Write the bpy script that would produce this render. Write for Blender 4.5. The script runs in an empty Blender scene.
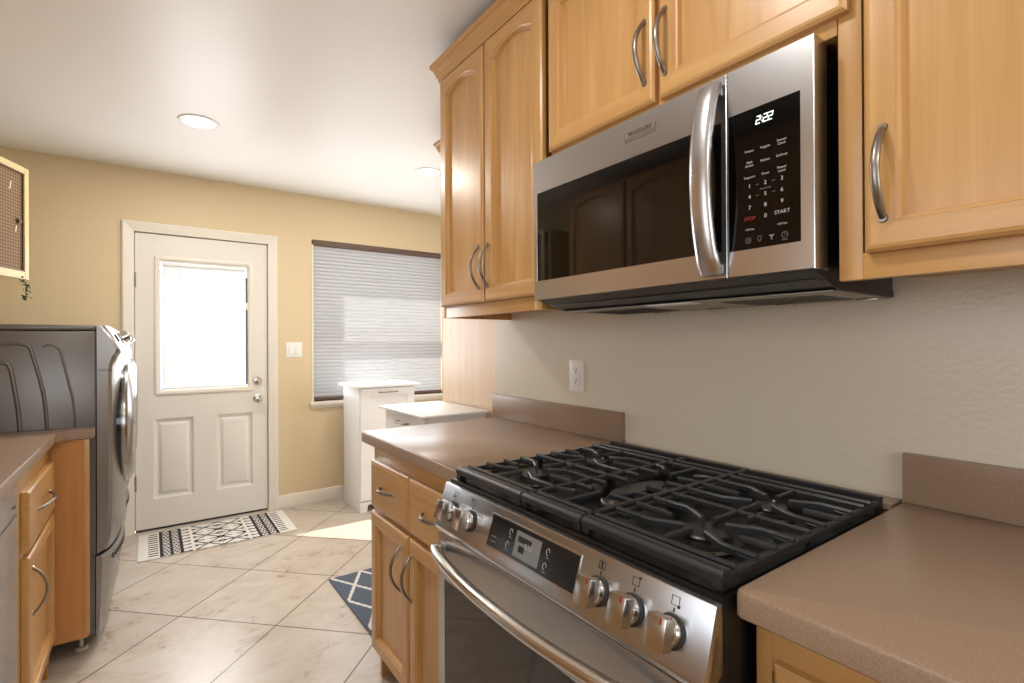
import bpy, bmesh, math, random
from mathutils import Vector, Matrix
random.seed(7)
S = bpy.context.scene
COL = S.collection
PI = math.pi

# ------------------------------------------------------------------ camera
CAM_H = 1.2458
yaw, pitch, roll = 0.6228, 0.0027, -0.0046
cd = bpy.data.cameras.new('camera')
cam = bpy.data.objects.new('camera', cd)
COL.objects.link(cam)
F = Vector((math.sin(yaw) * math.cos(pitch), math.cos(yaw) * math.cos(pitch), math.sin(pitch)))
R0 = Vector((math.cos(yaw), -math.sin(yaw), 0))
U0 = R0.cross(F)
R = R0 * math.cos(roll) + U0 * math.sin(roll)
U = U0 * math.cos(roll) - R0 * math.sin(roll)
cam.matrix_world = Matrix(((R.x, U.x, -F.x, 0), (R.y, U.y, -F.y, 0), (R.z, U.z, -F.z, CAM_H), (0, 0, 0, 1)))
cd.sensor_width = 36
cd.lens = 506.6 / 1024 * 36
cd.clip_start = 0.02
S.camera = cam

# ------------------------------------------------------------------ world, sun, daylight, exposure
S.view_settings.view_transform = 'Standard'
S.view_settings.look = 'None'
S.view_settings.gamma = 1
S.view_settings.use_curve_mapping = False
S.view_settings.exposure = 0.15

W = bpy.data.worlds.new('sky')
S.world = W
W.use_nodes = True
wb = W.node_tree.nodes['Background']
wb.inputs[0].default_value = (0.78, 0.88, 1.0, 1)
wb.inputs[1].default_value = 1.25

sd = bpy.data.lights.new('sun', 'SUN')
sd.energy = 10.0
sd.angle = 0.009
sd.color = (1.0, 0.95, 0.87)
sun = bpy.data.objects.new('sun', sd)
COL.objects.link(sun)
sun.rotation_euler = Vector((1, -1, -1.414)).to_track_quat('-Z', 'Y').to_euler()


def area(name, loc, direction, sx, sy, power, color=(1, 1, 1), spread=PI):
    d = bpy.data.lights.new(name, 'AREA')
    d.shape = 'RECTANGLE'
    d.size, d.size_y = sx, sy
    d.energy = power
    d.color = color
    d.spread = spread
    o = bpy.data.objects.new(name, d)
    COL.objects.link(o)
    o.location = loc
    o.rotation_euler = Vector(direction).to_track_quat('-Z', 'Y').to_euler()
    return o


# daylight entering the window over the sink (left wall) and the glazed patio door of the dining area
area('sink_window_daylight', (-0.985, 0.35, 1.55), (1, 0, 0.45), 1.15, 0.95, 6.5, (0.93, 0.97, 1.0))
area('patio_door_daylight', (3.55, 1.1, 1.1), (-1, 0.1, 0.15), 1.7, 1.9, 34, (0.95, 0.98, 1.0))
area('added_back_fill', (0.15, -1.87, 1.5), (0, 1, 0.45), 1.3, 1.0, 13, (0.95, 0.98, 1.0))  # added fill lamp behind the camera, brightens ceiling and cabinet fronts
area('far_window_daylight', (1.62, 4.12, 1.44), (0, -1, 0), 1.08, 1.2, 11, (0.95, 0.975, 1.0))
area('door_glass_daylight', (0.33, 4.12, 1.38), (0, -1, 0), 0.5, 0.85, 12, (0.96, 0.98, 1.0))


# ------------------------------------------------------------------ materials
def lin(r, g, b):
    def f(c):
        c /= 255
        return c / 12.92 if c <= 0.04045 else ((c + 0.055) / 1.055) ** 2.4
    return (f(r), f(g), f(b), 1)


class NT:
    def __init__(s, name):
        s.m = bpy.data.materials.new(name)
        s.m.use_nodes = True
        s.t = s.m.node_tree
        s.b = s.t.nodes['Principled BSDF']

    def n(s, kind, **kw):
        x = s.t.nodes.new(kind)
        for k, v in kw.items():
            if isinstance(k, str) and k.startswith('i_'):
                x.inputs[k[2:].replace('_', ' ')].default_value = v
            else:
                setattr(x, k, v)
        return x

    def l(s, a, ao, b, bi):
        s.t.links.new(a.outputs[ao], b.inputs[bi])

    def set(s, **kw):
        for k, v in kw.items():
            s.b.inputs[k.replace('_', ' ')].default_value = v

    def coords(s, scale=(1, 1, 1), rot=(0, 0, 0), loc=(0, 0, 0)):
        tc = s.n('ShaderNodeTexCoord')
        mp = s.n('ShaderNodeMapping')
        mp.inputs['Scale'].default_value = scale
        mp.inputs['Rotation'].default_value = rot
        mp.inputs['Location'].default_value = loc
        s.l(tc, 'Object', mp, 'Vector')
        return mp

    def ramp(s, stops):
        r = s.n('ShaderNodeValToRGB')
        e = r.color_ramp.elements
        while len(e) < len(stops):
            e.new(0.5)
        for el, (p, c) in zip(e, stops):
            el.position = p
            el.color = c
        return r

    def bump(s, src, out, strength, dist=0.002):
        b = s.n('ShaderNodeBump')
        b.inputs['Strength'].default_value = strength
        b.inputs['Distance'].default_value = dist
        s.l(src, out, b, 'Height')
        s.l(b, 'Normal', s.b, 'Normal')


def plain(name, rgb, rough=0.5, metal=0.0, **kw):
    t = NT(name)
    t.set(Base_Color=lin(*rgb), Roughness=rough, Metallic=metal, **kw)
    return t.m


def wood(name, axis, dark, light, rough=0.33):
    t = NT(name)
    sc = [14.0, 14.0, 14.0]
    sc['xyz'.index(axis)] = 0.7
    mp = t.coords(sc)
    no = t.n('ShaderNodeTexNoise')
    no.inputs['Scale'].default_value = 2.2
    no.inputs['Detail'].default_value = 7
    no.inputs['Roughness'].default_value = 0.62
    no.inputs['Distortion'].default_value = 0.7
    t.l(mp, 'Vector', no, 'Vector')
    rp = t.ramp([(0.28, lin(*dark)), (0.72, lin(*light))])
    t.l(no, 'Fac', rp, 'Fac')
    # slow board-to-board tone variation
    mp2 = t.coords([2.2 if a != axis else 0.3 for a in 'xyz'])
    n2 = t.n('ShaderNodeTexNoise')
    n2.inputs['Scale'].default_value = 2.0
    n2.inputs['Detail'].default_value = 2
    t.l(mp2, 'Vector', n2, 'Vector')
    mx = t.n('ShaderNodeMix', data_type='RGBA', blend_type='MULTIPLY')
    mx.inputs[0].default_value = 0.35
    r2 = t.ramp([(0.3, (0.72, 0.66, 0.6, 1)), (0.65, (1, 1, 1, 1))])
    t.l(n2, 'Fac', r2, 'Fac')
    t.l(rp, 'Color', mx, 6)
    t.l(r2, 'Color', mx, 7)
    t.l(mx, 2, t.b, 'Base Color')
    # fine pores
    sp = [160.0] * 3
    sp['xyz'.index(axis)] = 6
    mp3 = t.coords(sp)
    n3 = t.n('ShaderNodeTexNoise')
    n3.inputs['Scale'].default_value = 1.5
    t.l(mp3, 'Vector', n3, 'Vector')
    t.bump(n3, 'Fac', 0.08, 0.001)
    t.set(Roughness=rough, Coat_Weight=0.25, Coat_Roughness=0.25)
    return t.m


MD, ML = (187, 138, 80), (209, 165, 105)
M = {}
M['wood_v'] = wood('honey_wood_upright_grain', 'z', MD, ML)
M['wood_h'] = wood('honey_wood_level_grain', 'y', MD, ML)
M['wood_x'] = wood('honey_wood_cross_grain', 'x', MD, ML)
M['wood_wing'] = wood('amber_end_panel_wood', 'z', (194, 132, 70), (210, 152, 90))
M['pantry'] = wood('pale_panel_wood', 'z', (222, 194, 164), (234, 210, 184), 0.4)


def wall_mat(name, rgb, rough, bump):
    t = NT(name)
    mp = t.coords((1, 1, 1))
    n = t.n('ShaderNodeTexNoise')
    n.inputs['Scale'].default_value = 90
    n.inputs['Detail'].default_value = 3
    t.l(mp, 'Vector', n, 'Vector')
    t.bump(n, 'Fac', bump, 0.003)
    t.set(Base_Color=lin(*rgb), Roughness=rough)
    return t.m


M['wall_tan'] = wall_mat('tan_wall_paint', (216, 196, 159), 0.55, 0.12)
M['wall_grey'] = wall_mat('greige_semigloss_wall_paint', (220, 212, 195), 0.28, 0.3)
M['ceiling'] = wall_mat('white_satin_ceiling_paint', (241, 241, 240), 0.42, 0.04)
M['trim'] = plain('cream_trim_paint', (230, 223, 210), 0.4)
M['door_paint'] = plain('cream_door_paint', (226, 221, 211), 0.42)
M['white'] = plain('white_plastic', (238, 236, 232), 0.35)
M['white_paint'] = plain('white_cabinet_paint', (236, 235, 233), 0.4)
M['slot'] = plain('dark_slot', (40, 38, 36), 0.6)


def floor_mat():
    t = NT('beige_stone_tile')
    P = 0.485
    mp = t.coords((1 / P, 1 / P, 1 / P), (0, 0, -PI / 4), (-0.2165, 0.113, 0))
    br = t.n('ShaderNodeTexBrick')
    br.offset = 0.0
    br.squash = 1.0
    for k, v in (('Scale', 1.0), ('Mortar Size', 0.0072), ('Mortar Smooth', 0.1), ('Bias', 0.0), ('Brick Width', 1.0), ('Row Height', 1.0)):
        br.inputs[k].default_value = v
    br.inputs['Color1'].default_value = (1.0, 1.0, 1.0, 1)
    br.inputs['Color2'].default_value = (0.87, 0.86, 0.85, 1)
    br.inputs['Mortar'].default_value = (0, 0, 0, 1)
    t.l(mp, 'Vector', br, 'Vector')
    n = t.n('ShaderNodeTexNoise')
    n.inputs['Scale'].default_value = 4.5
    n.inputs['Detail'].default_value = 10
    n.inputs['Roughness'].default_value = 0.72
    n.inputs['Distortion'].default_value = 0.6
    mp2 = t.coords((1.0, 1.4, 1))
    t.l(mp2, 'Vector', n, 'Vector')
    rp = t.ramp([(0.22, lin(166, 150, 134)), (0.45, lin(195, 181, 166)), (0.6, lin(206, 195, 183)), (0.8, lin(180, 164, 149))])
    t.l(n, 'Fac', rp, 'Fac')
    mx = t.n('ShaderNodeMix', data_type='RGBA', blend_type='MULTIPLY')
    mx.inputs[0].default_value = 1
    t.l(rp, 'Color', mx, 6)
    t.l(br, 'Color', mx, 7)
    m2 = t.n('ShaderNodeMix', data_type='RGBA')
    m2.inputs[7].default_value = lin(96, 84, 74)
    t.l(br, 'Fac', m2, 0)
    t.l(mx, 2, m2, 6)
    t.l(m2, 2, t.b, 'Base Color')
    inv = t.n('ShaderNodeMath', operation='SUBTRACT')
    inv.inputs[0].default_value = 1
    t.l(br, 'Fac', inv, 1)
    t.bump(inv, 'Value', 0.5, 0.002)
    rr = t.n('ShaderNodeMapRange')
    rr.inputs['To Min'].default_value = 0.22
    rr.inputs['To Max'].default_value = 0.36
    t.l(n, 'Fac', rr, 'Value')
    t.l(rr, 'Result', t.b, 'Roughness')
    return t.m


M['floor'] = floor_mat()


def counter_mat(name, c1, c2):
    t = NT(name)
    mp = t.coords((1, 1, 1))
    n = t.n('ShaderNodeTexNoise')
    n.inputs['Scale'].default_value = 420
    n.inputs['Detail'].default_value = 4
    t.l(mp, 'Vector', n, 'Vector')
    rp = t.ramp([(0.3, lin(*c1)), (0.7, lin(*c2))])
    t.l(n, 'Fac', rp, 'Fac')
    t.l(rp, 'Color', t.b, 'Base Color')
    t.set(Roughness=0.3)
    return t.m


M['counter'] = counter_mat('taupe_solid_surface', (138, 113, 93), (161, 138, 117))


def brushed(name, rgb, rough, axis, metal=1.0):
    t = NT(name)
    sc = [1400.0] * 3
    sc['xyz'.index(axis)] = 12
    mp = t.coords(sc)
    n = t.n('ShaderNodeTexNoise')
    n.inputs['Scale'].default_value = 1.0
    n.inputs['Detail'].default_value = 3
    t.l(mp, 'Vector', n, 'Vector')
    rr = t.n('ShaderNodeMapRange')
    rr.inputs['To Min'].default_value = rough - 0.02
    rr.inputs['To Max'].default_value = rough + 0.03
    t.l(n, 'Fac', rr, 'Value')
    t.l(rr, 'Result', t.b, 'Roughness')
    t.set(Base_Color=lin(*rgb), Metallic=metal)
    return t.m


M['steel'] = brushed('brushed_stainless_level', (194, 196, 200), 0.24, 'y')
M['steel_v'] = brushed('brushed_stainless_upright', (192, 193, 196), 0.25, 'z')
M['steel_hi'] = plain('polished_stainless', (205, 202, 198), 0.2, 1.0)
M['nickel'] = plain('satin_nickel', (150, 143, 135), 0.32, 1.0)
M['chrome'] = plain('chrome', (220, 220, 222), 0.08, 1.0)
M['black_glass'] = plain('black_glass', (9, 8, 8), 0.04, 0.0, Specular_IOR_Level=0.55)
M['keypad_glass'] = plain('black_keypad_glass', (7, 7, 7), 0.05, 0.0, Specular_IOR_Level=0.28)
M['oven_glass'] = plain('oven_glass', (20, 17, 15), 0.06, 0.0, Specular_IOR_Level=0.8)
M['black_case'] = plain('black_enamel_case', (22, 21, 20), 0.35)
M['black_enamel'] = plain('black_cooktop_enamel', (11, 11, 12), 0.3, Specular_IOR_Level=0.3)
M['grey_plate'] = plain('grey_vent_plate', (92, 90, 86), 0.45, 0.6)
M['pale_plate'] = plain('pale_grey_metal_plate', (158, 154, 146), 0.4, 0.3)
M['red'] = plain('red_marking', (150, 36, 30), 0.4)
M['print'] = plain('pale_printing', (175, 175, 175), 0.5)
M['print_dim'] = plain('grey_printing', (120, 120, 120), 0.5)
M['print_dark'] = plain('dark_printing', (36, 32, 30), 0.5)
M['badge_grey'] = plain('grey_badge', (128, 124, 118), 0.4, 0.7)
M['display'] = plain('lcd_grey', (118, 120, 118), 0.3)
M['control_black'] = plain('black_control_glass', (24, 24, 26), 0.12)


def iron():
    t = NT('cast_iron')
    mp = t.coords((1, 1, 1))
    n = t.n('ShaderNodeTexNoise')
    n.inputs['Scale'].default_value = 500
    t.l(mp, 'Vector', n, 'Vector')
    t.bump(n, 'Fac', 0.15, 0.0006)
    t.set(Base_Color=lin(34, 35, 38), Roughness=0.36)
    return t.m


M['iron'] = iron()
M['brass'] = plain('burner_brass', (70, 64, 58), 0.4, 0.8)
M['washer'] = plain('graphite_washer_paint', (104, 99, 95), 0.25, 0.35)
M['washer_front'] = plain('graphite_washer_front', (140, 137, 135), 0.27, 0.7)
M['washer_dark'] = plain('washer_dark_glass', (28, 28, 30), 0.08)
M['chrome_door'] = plain('washer_door_chrome', (160, 158, 157), 0.2, 1.0)
M['dishwasher'] = plain('silver_appliance_front', (200, 206, 212), 0.2, 0.5)
M['foot'] = plain('pale_levelling_foot', (196, 190, 182), 0.4)
M['glass_lens'] = None


def emis(name, rgb, strength):
    t = NT(name)
    t.set(Base_Color=(0.8, 0.8, 0.8, 1), Emission_Color=(*rgb, 1), Emission_Strength=strength)
    return t.m


M['lens'] = emis('lit_ceiling_lens', (1.0, 0.96, 0.9), 5.0)
M['clock'] = emis('lit_clock_digits', (0.85, 1.0, 0.96), 1.3)


def fabric(name, rgb, trans):
    t = NT(name)
    d = t.n('ShaderNodeBsdfDiffuse')
    d.inputs['Color'].default_value = lin(*rgb)
    tr = t.n('ShaderNodeBsdfTranslucent')
    tr.inputs['Color'].default_value = lin(*rgb)
    mx = t.n('ShaderNodeMixShader')
    mx.inputs[0].default_value = trans
    t.l(d, 0, mx, 1)
    t.l(tr, 0, mx, 2)
    out = t.t.nodes['Material Output']
    t.l(mx, 0, out, 'Surface')
    return t.m


M['shade'] = fabric('pleated_shade_fabric', (190, 191, 195), 0.25)
M['slat'] = fabric('white_blind_slat', (246, 247, 249), 0.55)
M['brown_rail'] = plain('brown_shade_rail', (98, 76, 62), 0.5)
M['glass'] = None
gt = NT('window_glass')
g1 = gt.n('ShaderNodeBsdfTransparent')
g2 = gt.n('ShaderNodeBsdfGlossy')
g2.inputs['Roughness'].default_value = 0.02
g4 = gt.n('ShaderNodeMixShader')
g4.inputs[0].default_value = 0.06
gt.l(g1, 0, g4, 1)
gt.l(g2, 0, g4, 2)
gt.l(g4, 0, gt.t.nodes['Material Output'], 'Surface')
M['glass'] = gt.m
M['rug_white'] = plain('cream_rug_yarn', (222, 216, 208), 0.95)
M['rug_black'] = plain('black_rug_yarn', (36, 34, 38), 0.95)
M['rug_blue'] = wall_mat('slate_blue_rug_yarn', (86, 95, 110), 0.95, 0.9)
M['rug_line'] = plain('pale_rug_line', (214, 212, 208), 0.95)
M['cream_frame'] = plain('pale_yellow_frame_paint', (202, 184, 138), 0.5)
M['concrete'] = plain('exterior_stucco', (226, 220, 208), 0.9)


def mesh_mat():
    t = NT('brown_woven_mesh')
    mp = t.coords((1, 90, 90), (PI / 4, 0, 0))
    w1 = t.n('ShaderNodeTexChecker')
    w1.inputs['Scale'].default_value = 1.0
    w1.inputs['Color1'].default_value = lin(92, 70, 48)
    w1.inputs['Color2'].default_value = lin(136, 108, 78)
    t.l(mp, 'Vector', w1, 'Vector')
    t.l(w1, 'Color', t.b, 'Base Color')
    t.set(Roughness=0.8)
    return t.m


M['mesh'] = mesh_mat()
M['leaf'] = plain('ivy_leaf', (52, 84, 48), 0.5)
M['stem'] = plain('ivy_stem', (70, 80, 50), 0.6)
M['letter'] = plain('white_letter', (232, 228, 218), 0.5)


# ------------------------------------------------------------------ mesh helper
class MB:
    def __init__(s):
        s.v, s.f, s.mi, s.mats = [], [], [], []

    def m(s, mat):
        if mat not in s.mats:
            s.mats.append(mat)
        return s.mats.index(mat)

    def add(s, vs, fs, mat, X=None):
        o = len(s.v)
        s.v += [tuple(X @ Vector(v)) if X is not None else tuple(v) for v in vs]
        s.f += [tuple(i + o for i in f) for f in fs]
        ms = mat if isinstance(mat, list) else [mat] * len(fs)
        s.mi += [s.m(x) for x in ms]
        return s

    def addbm(s, bm, mat, X=None):
        bm.verts.index_update()
        s.add([v.co.copy() for v in bm.verts], [[v.index for v in f.verts] for f in bm.faces], mat, X)
        bm.free()
        return s

    def box(s, x0, x1, y0, y1, z0, z1, mat, bev=0.0, seg=2, X=None):
        bm = bmesh.new()
        bmesh.ops.create_cube(bm, size=1)
        for v in bm.verts:
            v.co = Vector(((x0 + x1) / 2 + v.co.x * (x1 - x0), (y0 + y1) / 2 + v.co.y * (y1 - y0), (z0 + z1) / 2 + v.co.z * (z1 - z0)))
        if bev:
            bmesh.ops.bevel(bm, geom=bm.edges[:], offset=bev, segments=seg, profile=0.6, affect='EDGES')
        return s.addbm(bm, mat, X)

    def prism(s, pts, axis, a0, a1, mat, bev=0.0, seg=2, X=None):
        """pts: 2-D outline; axis x -> (y,z), y -> (x,z), z -> (x,y)"""
        def P(p, a):
            return {'x': (a, p[0], p[1]), 'y': (p[0], a, p[1]), 'z': (p[0], p[1], a)}[axis]
        bm = bmesh.new()
        A = [bm.verts.new(P(p, a0)) for p in pts]
        B = [bm.verts.new(P(p, a1)) for p in pts]
        bm.faces.new(A)
        bm.faces.new(B[::-1])
        n = len(pts)
        for i in range(n):
            bm.faces.new((A[i], B[i], B[(i + 1) % n], A[(i + 1) % n]))
        bmesh.ops.recalc_face_normals(bm, faces=bm.faces[:])
        if bev:
            bmesh.ops.bevel(bm, geom=bm.edges[:], offset=bev, segments=seg, profile=0.6, affect='EDGES')
        return s.addbm(bm, mat, X)

    def tube(s, path, r, mat, n=8, ry=None, closed=False, up=(0, 0, 1), X=None):
        """sweep of an ellipse (r along the side vector, ry along the up vector); r may be a list"""
        path = [Vector(p) for p in path]
        N = len(path)
        rs = r if isinstance(r, (list, tuple)) else [r] * N
        rys = ry if isinstance(ry, (list, tuple)) else [ry if ry else None] * N
        vs, fs = [], []
        for i, p in enumerate(path):
            if closed:
                t = path[(i + 1) % N] - path[i - 1]
            else:
                t = path[min(i + 1, N - 1)] - path[max(i - 1, 0)]
            t.normalize()
            u = Vector(up)
            if abs(t.dot(u)) > 0.98:
                u = Vector((1, 0, 0)) if abs(t.x) < 0.9 else Vector((0, 1, 0))
            a = t.cross(u).normalized()
            b = a.cross(t).normalized()
            for k in range(n):
                th = 2 * PI * (k + 0.5) / n
                vs.append(p + a * (rs[i] * math.cos(th)) + b * ((rys[i] or rs[i]) * math.sin(th)))
        for i in range(N if closed else N - 1):
            for k in range(n):
                j = (i + 1) % N
                fs.append((i * n + k, i * n + (k + 1) % n, j * n + (k + 1) % n, j * n + k))
        if not closed:
            fs.append(tuple(range(n - 1, -1, -1)))
            fs.append(tuple((N - 1) * n + k for k in range(n)))
        return s.add(vs, fs, mat, X)

    def lathe(s, prof, mat, n=32, X=None, closed=False):
        """prof: (r,h) pairs around local z"""
        vs, fs = [], []
        for r, h in prof:
            for k in range(n):
                th = 2 * PI * k / n
                vs.append((max(r, 1e-5) * math.cos(th), max(r, 1e-5) * math.sin(th), h))
        L = len(prof)
        for i in range(L if closed else L - 1):
            j = (i + 1) % L
            for k in range(n):
                fs.append((i * n + k, i * n + (k + 1) % n, j * n + (k + 1) % n, j * n + k))
        if not closed:
            fs.append(tuple(range(n - 1, -1, -1)))
            fs.append(tuple((L - 1) * n + k for k in range(n)))
        return s.add(vs, fs, mat, X)

    def skin(s, loops, mats, X=None, cap0=True, cap1=True):
        """loops: closed vertex loops of one length; mats: one per band or function(band, edge)"""
        n = len(loops[0])
        vs = [v for lp in loops for v in lp]
        fs, ms = [], []
        for i in range(len(loops) - 1):
            for k in range(n):
                fs.append((i * n + k, i * n + (k + 1) % n, (i + 1) * n + (k + 1) % n, (i + 1) * n + k))
                ms.append(mats(i, k))
        if cap0:
            fs.append(tuple(range(n - 1, -1, -1)))
            ms.append(mats(-1, 0))
        if cap1:
            fs.append(tuple((len(loops) - 1) * n + k for k in range(n)))
            ms.append(mats(len(loops) - 1, 0))
        return s.add(vs, fs, ms, X)

    def build(s, name, parent=None, base=None, label=None, angle=32):
        """link as ONE mesh object; verts are world coordinates"""
        me = bpy.data.meshes.new(name)
        off = Vector(base) if base is not None else Vector((0, 0, 0))
        if parent is not None:
            off = wloc(parent)
        me.from_pydata([tuple(Vector(v) - off) for v in s.v], [], s.f)
        for mt in s.mats:
            me.materials.append(mt)
        me.polygons.foreach_set('material_index', s.mi)
        bm = bmesh.new()
        bm.from_mesh(me)
        bmesh.ops.recalc_face_normals(bm, faces=bm.faces[:])
        bm.to_mesh(me)
        bm.free()
        me.polygons.foreach_set('use_smooth', [True] * len(me.polygons))
        me.set_sharp_from_angle(angle=math.radians(angle))
        o = bpy.data.objects.new(name, me)
        COL.objects.link(o)
        if parent is not None:
            o.parent = parent
        else:
            o.location = off
        if label:
            o['label'] = label
        return o


def wloc(o):
    v = Vector((0, 0, 0))
    while o is not None:
        v += o.location
        o = o.parent
    return v


def thing(name, label, cat, base, group=None):
    o = bpy.data.objects.new(name, None)
    COL.objects.link(o)
    o.location = base
    o.empty_display_size = 0.05
    o['label'] = label
    o['category'] = cat
    if group:
        o['group'] = group
    return o


def tag(o, label, cat, group=None):
    o['label'] = label
    o['category'] = cat
    if group:
        o['group'] = group
    return o


def struct(o):
    o['kind'] = 'structure'
    return o


def copy_tree(o, parent=None, dv=(0, 0, 0)):
    c = o.copy()
    COL.objects.link(c)
    c.parent = parent
    if parent is None:
        c.location = o.location + Vector(dv)
    for ch in list(o.children):
        copy_tree(ch, c)
    return c


def text_mesh(body, size, X, mat, name, parent, align='CENTER', extrude=0.0003, shear=0.0, label=None, spacing=1.0):
    cu = bpy.data.curves.new('lettering', 'FONT')
    cu.body = body
    cu.size = size
    cu.align_x = align
    cu.align_y = 'CENTER'
    cu.extrude = extrude
    cu.shear = shear
    cu.space_character = spacing
    cu.resolution_u = 3
    o = bpy.data.objects.new('lettering', cu)
    COL.objects.link(o)
    dg = bpy.context.evaluated_depsgraph_get()
    me = bpy.data.meshes.new_from_object(o.evaluated_get(dg))
    bpy.data.objects.remove(o)
    mb = MB()
    mb.add([v.co.copy() for v in me.vertices], [list(p.vertices) for p in me.polygons], mat, X)
    bpy.data.meshes.remove(me)
    if name is None:
        return mb
    return mb.build(name, parent, label=label)


def text_into(mb, body, size, X, mat, **kw):
    t = text_mesh(body, size, X, mat, None, None, **kw)
    mb.add(t.v, t.f, mat)


def frame_at(p, right, up):
    r, u = Vector(right).normalized(), Vector(up).normalized()
    n = r.cross(u)
    return Matrix(((r.x, u.x, n.x, p[0]), (r.y, u.y, n.y, p[1]), (r.z, u.z, n.z, p[2]), (0, 0, 0, 1)))


# ------------------------------------------------------------------ the room
H = 2.4146
XR, YF = 1.284, 4.162
XL = -0.98
YB = -1.9
XD = 3.6
WT = 0.13
mb = MB().box(XL - 0.2, XD + 0.2, YB - 0.2, YF + 0.02, -0.06, 0, M['floor'])
struct(mb.build('floor'))
mb = MB().box(XL - 0.2, XD + 0.2, YB - 0.2, YF + 0.2, H, H + 0.08, M['ceiling'])
struct(mb.build('ceiling'))


def holed_wall(mb, axis, c0, c1, a0, a1, z0, z1, holes, mat):
    """wall slab along x (axis 'x': c = y range) or y with rectangular holes (a_lo,a_hi,z_lo,z_hi)"""
    cuts = sorted({a0, a1, *[h[0] for h in holes], *[h[1] for h in holes]})
    for lo, hi in zip(cuts, cuts[1:]):
        mid = (lo + hi) / 2
        zs = [(z0, z1)]
        for h in holes:
            if h[0] < mid < h[1]:
                nz = []
                for p, q in zs:
                    if h[2] > p:
                        nz.append((p, min(q, h[2])))
                    if h[3] < q:
                        nz.append((max(p, h[3]), q))
                zs = nz
        for p, q in zs:
            if axis == 'x':
                mb.box(lo, hi, c0, c1, p, q, mat)
            else:
                mb.box(c0, c1, lo, hi, p, q, mat)


DX0, DX1, DZ = -0.070, 0.728, 1.990
WX0, WX1, WZ0, WZ1 = 1.048, 2.20, 0.79, 2.07
mb = MB()
holed_wall(mb, 'x', YF, YF + WT, XL - 0.2, XD + 0.2, 0, H, [(DX0 - 0.03, DX1 + 0.03, 0, DZ + 0.03), (WX0, WX1, WZ0, WZ1)], M['wall_tan'])
struct(mb.build('wall_far'))
mb = MB()
mb.box(XR, XR + 0.115, YB, 1.922, 0, H, M['wall_grey'])
struct(mb.build('wall_right'))
mb = MB()
holed_wall(mb, 'y', XL - 0.12, XL, YB - 0.2, YF + 0.02, 0, H, [(-0.25, 0.95, 1.05, 2.05)], M['wall_tan'])
struct(mb.build('wall_left'))
mb = MB()
holed_wall(mb, 'x', YB - 0.12, YB, XL - 0.2, XD + 0.2, 0, H, [(-0.55, 0.85, 0.95, 2.05)], M['wall_tan'])
struct(mb.build('wall_back'))
mb = MB()
for (a, b, c, d) in ((-0.55, -0.5, 0.95, 2.05), (0.8, 0.85, 0.95, 2.05), (-0.55, 0.85, 0.95, 1.0), (-0.55, 0.85, 2.0, 2.05), (0.13, 0.17, 0.95, 2.05)):
    mb.box(a, b, YB - 0.09, YB - 0.04, c, d, M['trim'])
struct(mb.build('added_back_window'))  # unseen window made up to go with the added back lamp
mb = MB()
holed_wall(mb, 'y', XD, XD + 0.12, YB - 0.2, YF + 0.02, 0, H, [(0.2, 2.0, 0.0, 2.05)], M['wall_tan'])
struct(mb.build('wall_dining'))

# windows out of view: over the sink and the patio door
mb = MB()
for (a, b, c, d) in ((-0.25, -0.2, 1.05, 2.05), (0.9, 0.95, 1.05, 2.05), (-0.25, 0.95, 1.05, 1.1), (-0.25, 0.95, 2.0, 2.05), (0.33, 0.37, 1.05, 2.05)):
    mb.box(XL - 0.09, XL - 0.04, a, b, c, d, M['trim'])
w2 = struct(mb.build('window_2'))
mb = MB()
for (a, b, c, d) in ((0.2, 0.26, 0, 2.05), (1.94, 2.0, 0, 2.05), (0.2, 2.0, 0.0, 0.06), (0.2, 2.0, 1.99, 2.05), (1.07, 1.13, 0, 2.05)):
    mb.box(XD + 0.03, XD + 0.09, a, b, c, d, M['trim'])
struct(mb.build('door_2'))

# baseboard on the far wall
bbp = [(YF, 0), (YF - 0.014, 0), (YF - 0.014, 0.075), (YF - 0.009, 0.092), (YF, 0.095)]
struct(MB().prism(bbp, 'x', DX1 + 0.068, 3.58, M['trim']).build('baseboard_far'))

# door casing
def casing_profile(w, t):
    return [(0, 0), (w, 0), (w, t * 0.75), (w * 0.86, t), (w * 0.55, t * 0.85), (w * 0.25, t * 0.55), (0.006, t * 0.5), (0, t * 0.4)]


CW, CT = 0.064, 0.02
pf = casing_profile(CW, CT)
ci0, ci1, ciz = DX0 - 0.006, DX1 + 0.006, DZ + 0.006
mb = MB()
for sgn, xi in ((-1, ci0), (1, ci1)):
    lo = [(xi + sgn * a, YF - b, 0.0) for a, b in pf]
    hi = [(xi + sgn * a, YF - b, ciz + a) for a, b in pf]
    mb.skin([lo, hi], lambda i, k: M['trim'])
le = [(ci0 - a, YF - b, ciz + a) for a, b in pf]
ri = [(ci1 + a, YF - b, ciz + a) for a, b in pf]
mb.skin([le, ri], lambda i, k: M['trim'])
# jamb lining
for x0, x1 in ((DX0 - 0.03, DX0 - 0.004), (DX1 + 0.004, DX1 + 0.03)):
    mb.box(x0, x1, YF + 0.0005, YF + WT, 0, DZ + 0.02, M['trim'])
for x0, x1 in ((DX0 - 0.03, DX0 + 0.012), (DX1 - 0.012, DX1 + 0.03)):
    mb.box(x0, x1, YF + 0.054, YF + WT, 0, DZ + 0.02, M['trim'])
mb.box(DX0 - 0.03, DX1 + 0.03, YF + 0.054, YF + WT, DZ - 0.012, DZ + 0.004, M['trim'])
mb.box(DX0 - 0.03, DX1 + 0.03, YF + 0.0005, YF + WT, DZ + 0.004, DZ + 0.03, M['trim'])
struct(mb.build('trim_1'))


# ---- the entry door
def loop_rect(x0, x1, z0, z1, y):
    return [(x0, y, z0), (x1, y, z0), (x1, y, z1), (x0, y, z1)]


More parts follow.
